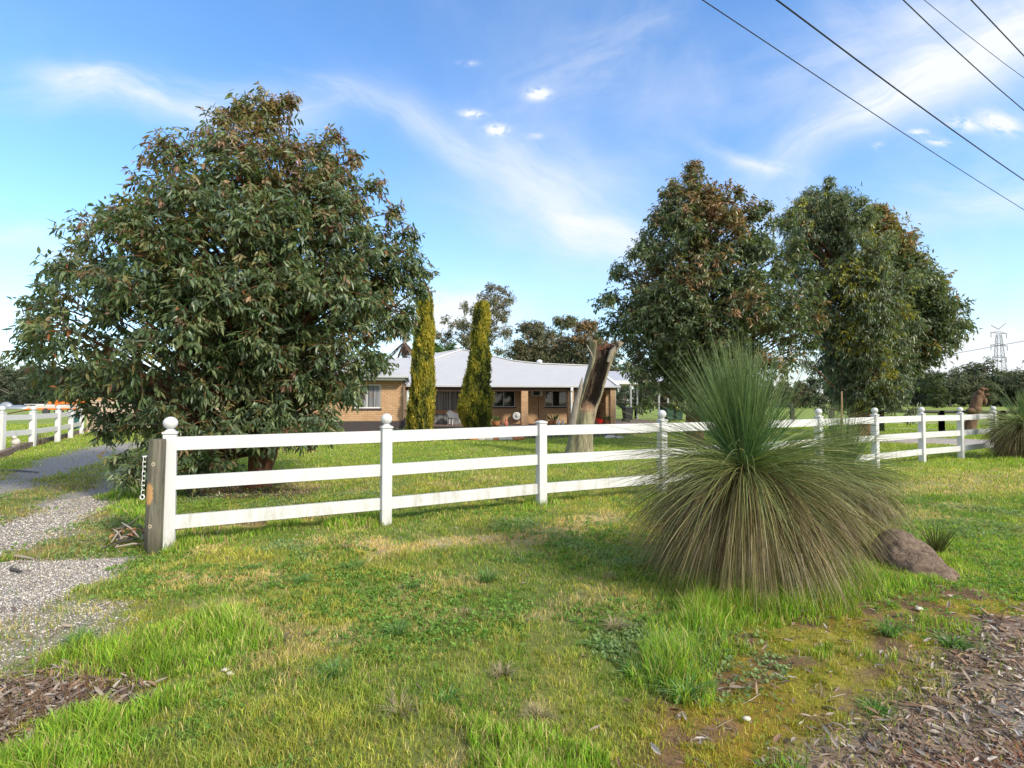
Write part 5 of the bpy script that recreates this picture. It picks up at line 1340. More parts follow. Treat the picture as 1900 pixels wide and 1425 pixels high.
# ------------------------------------------------------------------ hollow leaning stump
def stump():
    Y = 15.6; bx = (1074 - 950) / F * Y; base = np.array([bx, Y, 0]); base[2] = gz(bx, Y) - .05
    rng = np.random.RandomState(5)
    # centre line and radius by height, measured off the photo
    rows = [(846, 1047, 1101), (820, 1054, 1099), (790, 1060, 1101), (760, 1068, 1107), (730, 1077, 1117), (705, 1084, 1124), (680, 1091, 1132), (660, 1095, 1139), (645, 1095, 1148), (634, 1092, 1153)]
    H, XL, XR = outline_world(rows, Y)
    n = 44; m = 40; hh = np.linspace(H[0], H[-1], m); k = np.arange(n); TH_ = -math.pi / 2 + 2 * math.pi * k / n     # angle, -pi/2 faces the camera
    V = np.zeros((m, n, 3)); 
    for i, h in enumerate(hh):
        l, r = np.interp(h, H, XL), np.interp(h, H, XR); c, w = (l + r) / 2, (r - l) / 2
        f = (h - H[0]) / (H[-1] - H[0]); dep = w * (.95 if f < .6 else .8)
        ridg = 1 + .10 * (vn(k * .9, np.full(n, h * .35), None, 6) - .5) + .09 * np.sin(TH_ * 7 + h * .5) * .6 + .05 * (vn(k * 2.1, np.full(n, h * 2.5), None, 8) - .5)
        V[i, :, 0] = c + w * np.cos(TH_) * ridg; V[i, :, 1] = Y + dep * np.sin(TH_) * ridg; V[i, :, 2] = h
        # opening: the front is scooped in from ~42 % of the height up
        op_ = sm(np.array([f]), .38, .50)[0]; cx_off = .02 - .10 * f
        d = np.abs(((TH_ + math.pi / 2 + cx_off + math.pi) % (2 * math.pi)) - math.pi); wid = .80 - .1 * math.sin(f * 9)
        s = (1 - sm(d, wid * .72, wid)) * op_
        V[i, :, 1] += s * dep * (1.45 + .5 * (vn(k * 1.3, np.full(n, h * 7), None, 44) - .5)); V[i, :, 0] += s * (c - V[i, :, 0]) * .15
        if f > .86:           # ragged flared rim
            V[i, :, 2] += (f - .86) / .14 * (vn(k * .8, np.zeros(n), None, 12) - .45) * .38 - s * .18 * (f - .86) / .14
    e = empty('hollow_stump', base, 'tall leaning dead stump, hollowed and charred at the top, on the lawn', 'tree stump')
    Vw = V.reshape(-1, 3) - base; i = np.arange(m - 1)[:, None] * n; j = np.arange(n)[None]
    q = np.stack([i + j, i + (j + 1) % n, i + n + (j + 1) % n, i + n + j], -1).reshape(-1, 4)
    # inner skin so that the rim has thickness
    Vi = V.copy(); 
    for a in range(m):
        c = V[a].mean(0); Vi[a] = c + (V[a] - c) * np.array([.80, .80, 1]); Vi[a, :, 2] = V[a, :, 2] - .03
    lo = int(m * .42); inner = Vi[lo:].reshape(-1, 3) - base; mi = m - lo; off = len(Vw)
    i2 = np.arange(mi - 1)[:, None] * n; q2 = np.stack([i2 + j, i2 + n + j, i2 + n + (j + 1) % n, i2 + (j + 1) % n], -1).reshape(-1, 4) + off
    rim = np.array([[(m - 1) * n + a, (m - 1) * n + (a + 1) % n, off + (mi - 1) * n + (a + 1) % n, off + (mi - 1) * n + a] for a in range(n)])
    floor_c = np.array([[0, 0, 0]])
    VV_ = np.concatenate([Vw, inner]); FF = np.concatenate([q, q2, rim])
    col = np.zeros((len(VV_), 3))
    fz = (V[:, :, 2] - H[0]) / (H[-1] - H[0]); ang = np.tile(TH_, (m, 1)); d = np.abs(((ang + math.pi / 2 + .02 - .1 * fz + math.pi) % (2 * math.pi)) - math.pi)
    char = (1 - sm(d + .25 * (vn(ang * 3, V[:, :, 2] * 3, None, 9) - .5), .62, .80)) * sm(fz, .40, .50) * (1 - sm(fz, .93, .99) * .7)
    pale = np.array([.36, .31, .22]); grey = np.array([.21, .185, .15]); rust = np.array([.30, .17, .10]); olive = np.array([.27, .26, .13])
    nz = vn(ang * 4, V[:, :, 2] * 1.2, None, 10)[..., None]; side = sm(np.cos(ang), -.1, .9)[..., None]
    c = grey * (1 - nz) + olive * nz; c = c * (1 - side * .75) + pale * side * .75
    ru = (sm(fz, .36, .42) * (1 - sm(fz, .46, .54)) * sm(.9 - d, 0, .4))[..., None] * .9; c = c * (1 - ru) + rust * ru
    lum = sm(vn(ang * 9, V[:, :, 2] * 9, None, 33), .55, .8)[..., None]; c = c * (1 - char[..., None]) + (np.array([.028, .018, .013]) * (1 - lum) + np.array([.16, .11, .07]) * lum) * char[..., None]
    top_ = (sm(fz, .90, .97) * (1 - sm(d, .7, 1.0)))[..., None] * .7; c = c * (1 - top_) + rust * 1.1 * top_
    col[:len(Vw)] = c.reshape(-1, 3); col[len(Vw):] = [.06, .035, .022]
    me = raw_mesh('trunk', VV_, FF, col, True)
    mt, q_, b_, out_ = new_mat('dead_wood'); at = q_.n('ShaderNodeAttribute', attribute_name='col'); tc = q_.n('ShaderNodeTexCoord').outputs['Object']
    mp = q_.n('ShaderNodeMapping'); q_.L(tc, mp.inputs[0]); mp.inputs['Scale'].default_value = (1, 1, .13); mp.inputs['Rotation'].default_value = (0, R(-14), 0)
    n1 = q_.noise(mp.outputs[0], 13, 8, .72, .6); kk = q_.ramp(n1, .32, .68, .22, 1.45, False)
    q_.L(q_.mix(1.0, at.outputs['Color'], q_.vec(kk, kk, kk), 'MULTIPLY'), b_.inputs['Base Color']); b_.inputs['Roughness'].default_value = .85
    bp = q_.n('ShaderNodeBump'); bp.inputs['Strength'].default_value = 1.0; bp.inputs['Distance'].default_value = .05; q_.L(n1, bp.inputs['Height']); q_.L(bp.outputs[0], b_.inputs['Normal'])
    M['dead'] = mt
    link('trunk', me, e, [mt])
    # broken lip on the right, splinters round the rim, the standing shard on the left
    P = W(1150, 640, Y - .1) - base; Q = W(1157, 636, Y - .1) - base; S = W(1136, 652, Y - .12) - base; S2 = W(1128, 672, Y - .15) - base
    MB().tube([S2, S, P, Q], [.05, .085, .055, .015], 7).build('broken_lip', M['dead_pale'], e)
    sp = MB()
    for t_ in range(26):
        u = rng.uniform(0, 1); c0 = W(1098 + 40 * u, 640 + 3 * math.sin(u * 6), Y + .12) - base
        sp.tube([c0 + [0, 0, -.12], c0 + [rng.uniform(-.04, .04), rng.uniform(-.05, .05), rng.uniform(.02, .15)]], [.018, .003], 5)
    sp.build('splinters', M['bark_red'], e)
    l1 = W(1091, 645, Y - .2) - base; l2 = W(1097, 655, Y - .3) - base; l3 = W(1101, 668, Y - .33) - base; l0 = W(1089, 640, Y - .1) - base
    MB().tube([l0, l1, l2, l3], [.012, .02, .025, .012], 7).build('broken_lip', M['dead_pale'], e)
    a = W(1061, 795, Y - .38) - base; b = W(1069, 750, Y - .34) - base; c = W(1077, 720, Y - .28) - base; dd = W(1080.5, 700, Y - .22) - base
    MB().tube([a, b, c, dd], [.10, .09, .065, .008], 8).build('shard', M['bark_grey'], e)
stump()

# burnt carved-looking stump in the far paddock
def burnt_stump():
    Y = 25.5; base = np.array([*W(1796, 806, Y)[:2], 0]); base[2] = gz(base[0], Y) - .05
    e = empty('burnt_stump', base, 'dark twisted burnt stump with knobs at the top, behind the paddock rail at far right', 'tree stump')
    def p(px, py, dy=0): return W(px, py, Y + dy) - base
    m_ = MB()
    m_.tube([p(1795, 812), p(1798, 795), p(1803, 780), p(1808, 762), p(1812, 745), p(1817, 732), p(1821, 724)], [.36, .27, .22, .23, .22, .20, .10], 12)
    m_.build('trunk', M['bark'], e)
    k = MB()
    for px, py, dy, r, sc in ((1822, 722, -.1, .11, (1, 1, .9)), (1829, 723, 0, .10, (.8, 1, 1)), (1817, 728, -.1, .12, (1, 1, 1)), (1831, 732, -.1, .08, (1.4, 1, .7)), (1813, 760, -.15, .16, (1.2, 1, 1)), (1803, 762, -.1, .18, (1.3, 1, .8)),
                              (1826, 745, -.05, .12, (.9, 1, 1.6)), (1799, 764, 0, .13, (1, 1, .8)), (1822, 737, -.1, .12, (1, 1, 1.4))):
        c = p(px, py, dy); k.sphere(tuple(c), r, 10, 7, sc)
    rng = np.random.RandomState(3); k.v = [(a + rng.normal(0, .012), b + rng.normal(0, .012), c + rng.normal(0, .012)) for a, b, c in k.v]
    k.build('knobs', M['bark'], e)
burnt_stump()

# ------------------------------------------------------------------ grass trees
def grass_tree(label, base, crown_h, n, L, seed, up_frac=.42, skirt_cols=None, trunk_r=.11, spread=1.0, width=.0034, lean=(0, 0), name='grass_tree', spike=None, skirt_len=1.0, spread_w=(0, 0)):
    rng = np.random.RandomState(seed); bx, by = base; bz = gz(bx, by)
    e = empty(name, (bx, by, bz), label, 'grass tree')
    c0 = np.array([lean[0], lean[1], crown_h])
    # three families: young upright green tuft, middle arching ones, old hanging skirt
    nu = int(n * up_frac); nm = int(n * .17); ns = n - nu - nm
    pol = np.concatenate([np.abs(np.where(rng.uniform(0, 1, nu) < .6, rng.normal(0, .27, nu), rng.normal(0, .72, nu))) * spread, rng.uniform(.95, 1.7, nm), rng.uniform(1.15, 2.2, ns)])
    CL = [rng.randint(0, max(2, nu // 14), nu), nu + rng.randint(0, max(2, nm // 9), nm), nu + nm + rng.randint(0, max(2, ns // 22), ns)]
    CL = np.concatenate(CL); loose = rng.uniform(0, 1, n) < .22; cen_p, cen_a = pol.copy(), rng.uniform(0, 2 * np.pi, n); cshade = rng.uniform(.62, 1.3, n)
    pol_c = np.where(loose, pol, pol[CL] + rng.normal(0, .042, n))
    az = np.where(loose, rng.uniform(0, 2 * np.pi, n), cen_a[CL] + rng.normal(0, .034, n) / np.maximum(np.sin(pol_c), .25)); pol = pol_c
    fam = np.concatenate([np.zeros(nu, int), np.ones(nm, int), np.full(ns, 2)])
    Ln = L * rng.uniform(.80, 1.08, n) * np.where(fam == 0, rng.uniform(.50, 1.12, n), np.where(fam == 1, rng.uniform(.9, 1.32, n), 1.12 * skirt_len)); 
    g = np.where(fam == 0, rng.uniform(.02, .22, n) * (.3 + pol), np.where(fam == 1, rng.uniform(.25, .75, n), rng.uniform(.8, 2.0, n)))
    # tufts of blades lean together a little
    k = 9; S = np.linspace(0, 1, k)
    o = np.stack([np.cos(az), np.sin(az), np.zeros(n)], 1)
    d = np.stack([np.sin(pol) * np.cos(az), np.sin(pol) * np.sin(az), np.cos(pol)], 1)
    pts = np.zeros((n, k, 3)); cur = c0[None] + o * rng.uniform(.01, .11, (n, 1)) + np.stack([np.zeros(n)] * 2 + [np.where(fam == 2, -rng.uniform(0, .34, n), np.where(fam == 1, rng.uniform(-.1, .06, n), rng.uniform(-.02, .12, n)))], 1)
    pts[:, 0] = cur; step = (Ln / (k - 1))[:, None]; dirn = d.copy(); sway = rng.normal(0, .05, (n, 3)); sway[:, 0] += spread_w[0]; sway[:, 1] += spread_w[1]
    for i in range(1, k):
        dirn = unit(dirn + np.array([[0, 0, -1.0]]) * (g * (1.0 / (k - 1)) * (.6 + 1.2 * S[i]))[:, None] + sway / (k - 1) * 2)
        cur = cur + dirn * step; low = cur[:, 2] < .015
        cur[low, 2] = .015 + rng.uniform(0, .02, low.sum()); pts[:, i] = cur
    w = width * rng.uniform(.75, 1.3, n)
    side = unit(np.cross(d + rng.normal(0, .5, (n, 3)), rng.normal(0, 1, (n, 3))))
    tap = np.array([.9, 1, 1, 1, .95, .9, .8, .6, .15])
    Lf = pts + side[:, None] * (w[:, None] * tap[None] / 2)[..., None]; Rt = pts - side[:, None] * (w[:, None] * tap[None] / 2)[..., None]
    V = np.stack([Lf, Rt], 2).reshape(-1, 3)
    b = (np.arange(n) * k * 2)[:, None, None]; i = (np.arange(k - 1) * 2)[None, :, None]
    Fq = (b + i + np.array([0, 1, 3, 2])[None, None]).reshape(-1, 4)
    gcol = np.array([[.075, .175, .07], [.115, .22, .075], [.055, .135, .06], [.17, .25, .08]])
    mcol = np.array([[.20, .25, .08], [.15, .20, .07], [.27, .28, .10], [.11, .17, .06]])
    scol = np.array([[.22, .205, .065], [.14, .13, .045], [.24, .18, .08], [.08, .06, .034], [.34, .31, .11], [.15, .09, .048], [.055, .038, .024]])
    C = np.where((fam == 0)[:, None], gcol[rng.randint(0, 4, n)], np.where((fam == 1)[:, None], mcol[rng.randint(0, 4, n)], scol[rng.randint(0, 7, n)])) * rng.uniform(.75, 1.3, (n, 1)) * np.where(loose, 1, cshade[CL])[:, None]
    C = np.repeat(C[:, None], k * 2, 1); tipf = np.repeat(S, 2)[None, :, None] ** 2
    C = C * (1 - tipf * .35) + np.array([.24, .20, .08]) * tipf * .35
    mats = M['needle']
    for nm_, sel in (('green_tuft', fam == 0), ('arching_leaves', fam == 1), ('dry_skirt', fam == 2)):
        ids = np.where(sel)[0]; vi = (ids[:, None] * (k * 2) + np.arange(k * 2)[None]).ravel(); nn = len(ids)
        Fs_ = ((np.arange(nn) * k * 2)[:, None, None] + i + np.array([0, 1, 3, 2])[None, None]).reshape(-1, 4)
        link(nm_, raw_mesh(nm_, V[vi], Fs_, C.reshape(-1, 3)[vi]), e, [mats])
    MB().tube([(0, 0, -.1), (lean[0] * .5, lean[1] * .5, crown_h * .55), (lean[0], lean[1], crown_h + .02)], [trunk_r * 1.5, trunk_r * 1.25, trunk_r * .7], 12).build('trunk', M['bark'], e)
    if spike:
        MB().tube([(spike[0] * .2, spike[1] * .2, crown_h), (spike[0], spike[1], crown_h + spike[2])], [.012, .007], 7).build('flower_stalk', M['timber'], e)
    return e
gx = (1377 - 950) / F * 4.65
grass_tree('huge grass tree with a green fountain top and brown skirt in front of the fence', (gx, 4.65), .95, 9000, .99, 3, up_frac=.30, skirt_len=1.06, trunk_r=.17, spread_w=(-.035, 0), width=.0036)
p = G(1520, 960)
grass_tree('smaller brown-skirted grass tree half hidden behind the huge one', (3.62, 5.95), .74, 3600, .66, 4, up_frac=.25, width=.0036, spike=(.02, .0, .9))
p = G(1893, 850)
grass_tree('grass tree with a dense olive skirt against the last fence post at right', (p[0] + .15, p[1]), .92, 5200, .98, 6, up_frac=.10, width=.007, trunk_r=.2, skirt_len=.95)

# ------------------------------------------------------------------ earth mound
def mound():
    x, y = G(1692, 1052); rng = np.random.RandomState(2); n, m = 40, 20
    vs = []
    ax = G(1625, 1000); bx_ = G(1775, 1090); L = math.hypot(bx_[0] - ax[0], bx_[1] - ax[1]) ; ang = math.atan2(bx_[1] - ax[1], bx_[0] - ax[0])
    me_v = []
    for i in range(m + 1):
        u = i / m; a = u * math.pi
        for j in range(n):
            b = math.pi * 2 * j / n; rr_ = math.sin(a / 2 + 1e-4)
            r = math.sin(u * math.pi / 2)
            px = .60 * r * math.cos(b); py = .25 * r * math.sin(b); pz = .23 * math.cos(u * math.pi / 2) ** .75
            px_ = px; pz *= (1.0 - .62 * (px / .60)) ; me_v.append((px_, py, pz))
    V = np.array(me_v); nz = vn(V[:, 0] * 9, V[:, 1] * 9, V[:, 2] * 9, 4) * .6 + vn(V[:, 0] * 24, V[:, 1] * 24, V[:, 2] * 24, 5) * .3
    V *= (1 + (nz[:, None] - .45) * .34); V[:, 2] -= .02
    idx = [(i * n + j, (i + 1) * n + j, (i + 1) * n + (j + 1) % n, i * n + (j + 1) % n) for i in range(m) for j in range(n)]
    mt, q_, b_, out_ = new_mat('crusty_earth'); tc = q_.n('ShaderNodeTexCoord').outputs['Object']
    n1 = q_.noise(tc, 14, 8, .7); n2 = q_.noise(tc, 60, 5, .7); vo = q_.n('ShaderNodeTexVoronoi', feature='DISTANCE_TO_EDGE'); q_.L(tc, vo.inputs['Vector']); vo.inputs['Scale'].default_value = 11
    c = q_.mix(q_.ramp(n1, .3, .7), (.15, .105, .08, 1), (.36, .27, .20, 1)); c = q_.mix(q_.ramp(n2, .5, .75, 0, .5), c, (.11, .075, .055, 1))
    q_.L(c, b_.inputs['Base Color']); b_.inputs['Roughness'].default_value = .95; b_.inputs['Specular IOR Level'].default_value = .1
    bp = q_.n('ShaderNodeBump'); bp.inputs['Strength'].default_value = 1; bp.inputs['Distance'].default_value = .03
    q_.L(q_.m('ADD', q_.m('ADD', n1, n2), q_.ramp(vo.outputs['Distance'], 0, .12, 0, .25)), bp.inputs['Height']); q_.L(bp.outputs[0], b_.inputs['Normal'])
    o = link('earth_mound', raw_mesh('earth_mound', V, idx, None, True), None, [mt]); o.location = (x, y, gz(x, y)); o.rotation_euler = (0, 0, ang)
    tag(o, 'rounded crusty brown earth mound in the grass right of the huge grass tree', 'mound')
mound()
# wispy broom-like shrub behind the mound, leaf rosettes and dry tufts in the turf
def wispy(label, px, py, n, L, cols, seed, name, cat, w=.004, lean=.8, group=None):
    x, y = G(px, py); rng = np.random.RandomState(seed); z = gz(x, y); e = empty(name, (x, y, z), label, cat, group)
    az = rng.uniform(0, 6.28, n); h = L * rng.uniform(.5, 1.1, n); r0 = rng.uniform(0, .05, n)
    col = mixcol(cols, rng.uniform(0, 1, (n, 3)), rng.uniform(0, 1, n))
    V, Fc, C = blades(np.cos(az) * r0, np.sin(az) * r0, np.zeros(n), h, np.full(n, w), h * rng.uniform(.2, lean, n), az, col, rng)
    link('foliage', raw_mesh('foliage', V, Fc, C), e, [M['grass']]); return e
wispy('wispy dark broom-like shrub behind the earth mound', 1738, 1025, 150, .42, [[.07, .11, .04], [.12, .10, .05]], 1, 'wispy_shrub', 'shrub', .005, 1.3)
TL = ['broad green tuft in the middle of the turf, below the second fence post', 'low bluish tuft a little below the middle of the turf', 'small green tuft below the third fence post', 'bluish rosette left of centre, below the first fence bay', 'green rosette between the first and second fence posts, nearer the road', 'pale rosette just left of the broad middle tuft', 'green tuft left of the long grass beside the huge grass tree', 'dark tuft at the left foot of the long grass patch', 'green tuft on the bank below the huge grass tree, nearest its skirt', 'green tuft on the mossy bank close to the leaf litter', 'green tuft on the bank right of the grass tree, near the earth mound', 'dark rosette on the mossy bank below the long grass patch', 'broad tuft near the bottom edge, left of the lowest long grass', 'green tuft right of the long grass by the drive', 'small tuft among the stones between drive and long grass']
RO = [(762, 1092), (735, 1180), (905, 1080), (470, 1062), (560, 1085), (655, 1060), (1105, 1205), (1180, 1260), (1650, 1190), (1625, 1320), (1770, 1210), (1270, 1300), (830, 1300), (620, 1260), (150, 1200)]
for i, (a, b) in enumerate(RO):
    wispy(TL[i], a, b, 90, .055 + .03 * (i % 3), [[.13, .26, .06], [.18, .28, .10]], 100 + i, 'turf_tuft', 'tuft', .010, 2.4, 'coarse tufts in the turf')
DL = ['dry straw tuft just below the broad green middle tuft', 'dry straw tuft in the turf left of the huge grass tree', 'dry straw tuft against the long grass left of the huge grass tree', 'dry straw tuft near the tip of the grass tree skirt at left', 'dry straw tuft in the lower middle of the turf', 'dry straw tuft between the grass tree shadow and the bottom edge', 'dry straw tuft close to the fence between first and second posts', 'dry straw tuft beside the lowest long grass', 'dry straw tuft near the bottom edge, left of centre', 'dry straw tuft right of the long grass by the drive']
DRY = [(860, 1145), (1130, 1075), (1300, 1115), (1165, 1010), (930, 1255), (1140, 1175), (640, 1020), (1000, 1330), (740, 1330), (520, 1190)]
for i, (a, b) in enumerate(DRY):
    wispy(DL[i], a, b, 150, .05 + .02 * (i % 3), [[.36, .30, .19], [.28, .23, .15], [.42, .36, .25]], 200 + i, 'dry_tuft', 'tuft', .005, 2.2, 'dry tufts in the turf')
WL = ['tallest dead reddish weed, centre of the litter patch at lower left', 'dead reddish weed at the upper left of the litter patch', 'dead reddish weed right of the tallest one in the litter patch', 'shortest dead weed, at the right end of the litter patch', 'dead reddish weed at the left edge of the photo in the litter']
for i, (a, b, h) in enumerate([(95, 1345, .34), (60, 1300, .3), (140, 1330, .28), (180, 1290, .22), (30, 1370, .34)]):
    wispy(WL[i], a, b, 26, h, [[.20, .10, .07], [.26, .16, .11]], 300 + i, 'dead_weed', 'weed', .0024, 1.1, 'dead weeds in the leaf litter')

# sticks
def stick(label, pts_px, r, mat='stick', group=None, lift=.01):
    P = [G(a, b) for a, b in pts_px]; z = gz(*P[0]); b0 = Vector((P[0][0], P[0][1], z)); pts = [Vector((p[0], p[1], gz(*p) + lift + r)) - b0 for p in P]
    o = MB().tube(pts, [r] + [r * .9] * (len(pts) - 2) + [r * .5], 7).build('fallen_stick', M[mat]); o.location = b0; tag(o, label, 'stick', group); return o
stick('long black bar lying across the far end of the drive', [(-60, 876), (0, 877), (35, 878), (70, 879)], .022, 'metal_dark')
stick('grey stick lying on the gravel, upper of the two short ones', [(27, 1037), (45, 1040), (62, 1044)], .016)
stick('dark short stick at the gravel edge, below the other', [(20, 1063), (30, 1065), (41, 1067)], .016, 'rail_grey')
stick('curved pale branch lying near the foot of the timber gate post', [(160, 963), (190, 950), (215, 932), (221, 929)], .010)
stick('pale thin branch leaning out of the grass left of the gate post', [(215, 990), (240, 978), (262, 962)], .012, lift=.03)
stick('long pale twig along the left edge of the drive', [(-20, 975), (0, 972), (32, 966)], .012)
stick('rust-coloured stick fragment beside the gravel mouth', [(8, 1062), (14, 1058), (30, 1050)], .008, 'pale_stone')
# prunings heaped against the gate post
x, y = G(240, 1012); z = gz(x, y); rng = np.random.RandomState(31)
e = empty('pile_of_prunings', (x, y, z), 'small heap of bleached branches and bark at the foot of the timber gate post', 'wood pile')
for i in range(14):
    a = rng.uniform(0, 6.28); c = Vector((rng.uniform(-.14, .12), rng.uniform(-.10, .12), .03 + .012 * i)); d = Vector((math.cos(a), math.sin(a), rng.uniform(-.15, .4))) * rng.uniform(.08, .2)
    MB().tube([c - d, c + Vector((0, 0, .02)), c + d], [.007, .011, .005], 6).build('branch', M['stick'] if i % 3 else M['rail_grey'], e)
n = 22; P = np.stack([rng.uniform(-.16, .1, n), rng.uniform(-.08, .10, n), rng.uniform(.12, .2, n)], 1); az = rng.uniform(0, 6.28, n)
V, Fc, C = leaf_mesh(P, np.stack([np.cos(az), np.sin(az), rng.normal(0, .2, n)], 1), unit(np.stack([rng.normal(0, .4, n), rng.normal(0, .4, n), np.ones(n)], 1)), np.full(n, .12), np.full(n, .04), np.tile([[.42, .22, .10]], (n, 1)) * rng.uniform(.7, 1.2, (n, 1)))
tag(link('bark_strips', raw_mesh('bark_strips', V, Fc, C), e, [M['litter']]))
for i, (a, b) in enumerate([(1386, 1346), (1706, 1143), (418, 1258), (427, 1265), (1870, 1245)]):
    x, y = G(a, b); m_ = MB().sphere((0, 0, .008), .016 if i != 1 else .022, 8, 6, (1.3, 1, .6)); rng = np.random.RandomState(i); m_.v = [(p[0] * rng.uniform(.8, 1.2), p[1] * rng.uniform(.8, 1.2), p[2]) for p in m_.v]
    o = m_.build('pale_pebble', M['pale_stone']); o.location = (x, y, gz(x, y) + .01)
    tag(o, ['small white stone in the moss near the bottom of the bank', 'pale grey stone on the bank below the earth mound', 'left of two small white stones in the turf', 'right of two small white stones in the turf', 'white pebble in the litter at the right edge'][i], 'stone')

# sleeper edging under the paddock fence, ornaments on it
sl = empty('sleeper_edging', (-14.6, 14.0, 0), 'old timber sleepers laid end to end under the two-rail paddock fence', 'garden edging')
pts = [G(-60, 862), G(0, 850), G(42, 834), G(90, 820), G(130, 811), G(165, 802)]
for a, b in zip(pts[:-1], pts[1:]):
    a3 = Vector((a[0], a[1], gz(*a) + .07)) - Vector(sl.location); b3_ = Vector((b[0], b[1], gz(*b) + .07)) - Vector(sl.location); d = (b3_ - a3).normalized() * .01
    MB().beam(a3 + d, b3_ - d, .14, .22).build('sleeper', M['sleeper'], sl)
def bird():
    x, y = G(29, 835); z = gz(x, y) + .12
    e = empty('bird_statue', (x, y, z), 'small white cast bird sitting on the sleeper below the paddock fence', 'ornament', rz=-1.2)
    m_ = MB().sphere((0, 0, .13), .11, 14, 10, (1.35, 1, 1.15)); m_.sphere((.10, 0, .28), .065, 12, 9, (1.1, 1, 1)); m_.tube([(.06, 0, .18), (.09, 0, .26)], [.075, .05], 10); m_.tube([(.16, 0, .28), (.21, 0, .265)], [.02, .003], 6)
    m_.tube([(-.10, 0, .12), (-.26, 0, .08)], [.05, .02], 8); m_.lathe([(.10, -.02), (.10, .02), (.07, .04)], n=14)
    m_.build('body', M['pale_stone'], e)
bird()
x, y = G(66, 822); figure('slim pale garden statue leaning on the second visible paddock fence post', 'garden_statue', 'ornament', 66, y - .15, .55, 'pale_stone', GN, z0=gz(x, y) + .12, extra=arms)
x, y = G(66, 826)
wispy('bare twiggy shrub in front of the second paddock fence post', 74, 826, 40, .75, [[.26, .22, .18], [.2, .15, .12]], 44, 'bare_shrub', 'shrub', .012, 1.1)

# beige sheet fence and farm gear on the left
p0, p1 = W(163, 770, 26), W(470, 770, 27.5)
e = empty('sheet_fence', (p0[0], p0[1], gz(p0[0], p0[1])), 'beige steel sheet fence showing behind the lower leaves of the big gum', 'fence')
L_ = math.hypot(p1[0] - p0[0], p1[1] - p0[1]); e.rotation_euler = (0, 0, math.atan2(p1[1] - p0[1], p1[0] - p0[0]))
pn = MB(); k = int(L_ / .2)
vs = []; 
for i in range(k * 4 + 1):
    xx = i * .05; yy = .02 * [0, 1, 1, 0][i % 4]; vs += [(xx, yy, -.05), (xx, yy, 1.5)]
pn.add(vs, [(2 * i, 2 * i + 2, 2 * i + 3, 2 * i + 1) for i in range(k * 4)]); po = pn.build('panel', M['beige_panel'], e); md = po.modifiers.new('t', 'SOLIDIFY'); md.thickness = .004
for i in range(0, int(L_ / 2.4) + 1): MB().box(i * 2.4 - .03, i * 2.4 + .03, -.03, .05, -.1, 1.56).build('post', M['beige_panel'], e)
MB().box(0, L_, -.025, .045, 1.505, 1.55).build('top_rail', M['beige_panel'], e)

def farm_trailer():
    Y = 62; c = W(118, 765, Y); z = gz(c[0], Y)
    e = empty('farm_trailer', (c[0], Y, z), 'low orange flat trailer loaded with boards, in the paddock at far left', 'trailer', rz=.12)
    MB().box(-3.4, 3.0, -1.0, 1.0, .55, .72, .03).build('deck', M['orange_paint'], e)
    MB().box(-3.3, 2.8, -.9, .9, .74, 1.0).build('load', M['pale_stone'], e)
    MB().box(-2.4, 3.2, -.8, .8, 1.02, 1.12).box(-3.8, -.4, -.5, .5, 1.14, 1.2).build('boards', M['metal_white'], e)
    MB().box(-1.4, 3.1, -.6, .6, 1.22, 1.5).build('boards', M['orange_paint'], e)
    MB().box(.8, 5.6, -.6, .6, 1.52, 1.95).build('boards', M['timber'], e)
    for xx in (-.3, 1.5): MB().box(xx, xx + .2, -.9, -.75, .73, 2.3).box(xx, xx + .2, .75, .9, .73, 2.3).build('stake', M['orange_paint'], e)
    for xx in (-1.2, .2):
        for yy in (-.95, .95): MB().tube([(xx, yy - .12, .36), (xx, yy + .12, .36)], .36, 18, smooth=False).build('wheel', M['metal_dark'], e)
    MB().tube([(-3.4, 0, .6), (-5.6, -.3, .12)], .07, 8).build('drawbar', M['beam'], e)
farm_trailer()
c = W(20, 752, 100)
e = empty('tarped_heap', (c[0], 100, gz(c[0], 100)), 'low grey tarpaulined heap on the pale gravel at far left', 'heap')
m_ = MB(); 
for i, (xx, s, hh) in enumerate(((-3, 1.6, .8), (-.8, 1.1, 1.3), (1.5, 2.0, .7), (5, 1.5, .6))): m_.sphere((xx, 0, .1), s, 12, 8, (1.2, .7, hh / s))
m_.build('tarpaulin', M['galv'], e)

# dark post and rail fence of the far paddock
def paddock_rail(pts, rail_z, r, posts, label, midwire=True):
    e = empty('paddock_rail_fence', (*pts[0], gz(*pts[0])), label, 'fence'); o = Vector(e.location)
    P = [Vector((a, b, gz(a, b))) - o for a, b in pts]
    for a, b in zip(P[:-1], P[1:]):
        MB().tube([a + Vector((0, 0, rail_z)), b + Vector((0, 0, rail_z))], r, 8).build('rail', M['rail_grey'], e)
        if midwire:
            for hz in (.75, .45, .18): MB().tube([a + Vector((0, 0, hz)), b + Vector((0, 0, hz))], .006, 4).build('wire', M['galv'], e)
    for a, b in zip(P[:-1], P[1:]):
        nseg = max(1, round((b - a).length / posts))
        for i in range(nseg + 1):
            q_ = a + (b - a) * i / nseg; MB().box(q_.x - .10, q_.x + .10, q_.y - .08, q_.y + .08, -.2, rail_z - r * .7).build('post', M['rail_grey'], e)
A1 = [W(1543, 780, 26.3), W(1635, 780, 26.3), W(1747, 780, 26.0), W(1860, 780, 25.6), W(2050, 780, 25.0)]
paddock_rail([(p[0], p[1]) for p in A1], 1.02, .075, 9.0, 'weathered dark post and rail fence in the paddock behind the white fence at right')
A2 = [W(1138, 770, 43), W(1180, 770, 42), W(1226, 770, 41), W(1330, 770, 37), W(1470, 770, 31)]
paddock_rail([(p[0], p[1]) for p in A2], 1.15, .07, 9.0, 'dark post and rail fence seen under the carport roof')

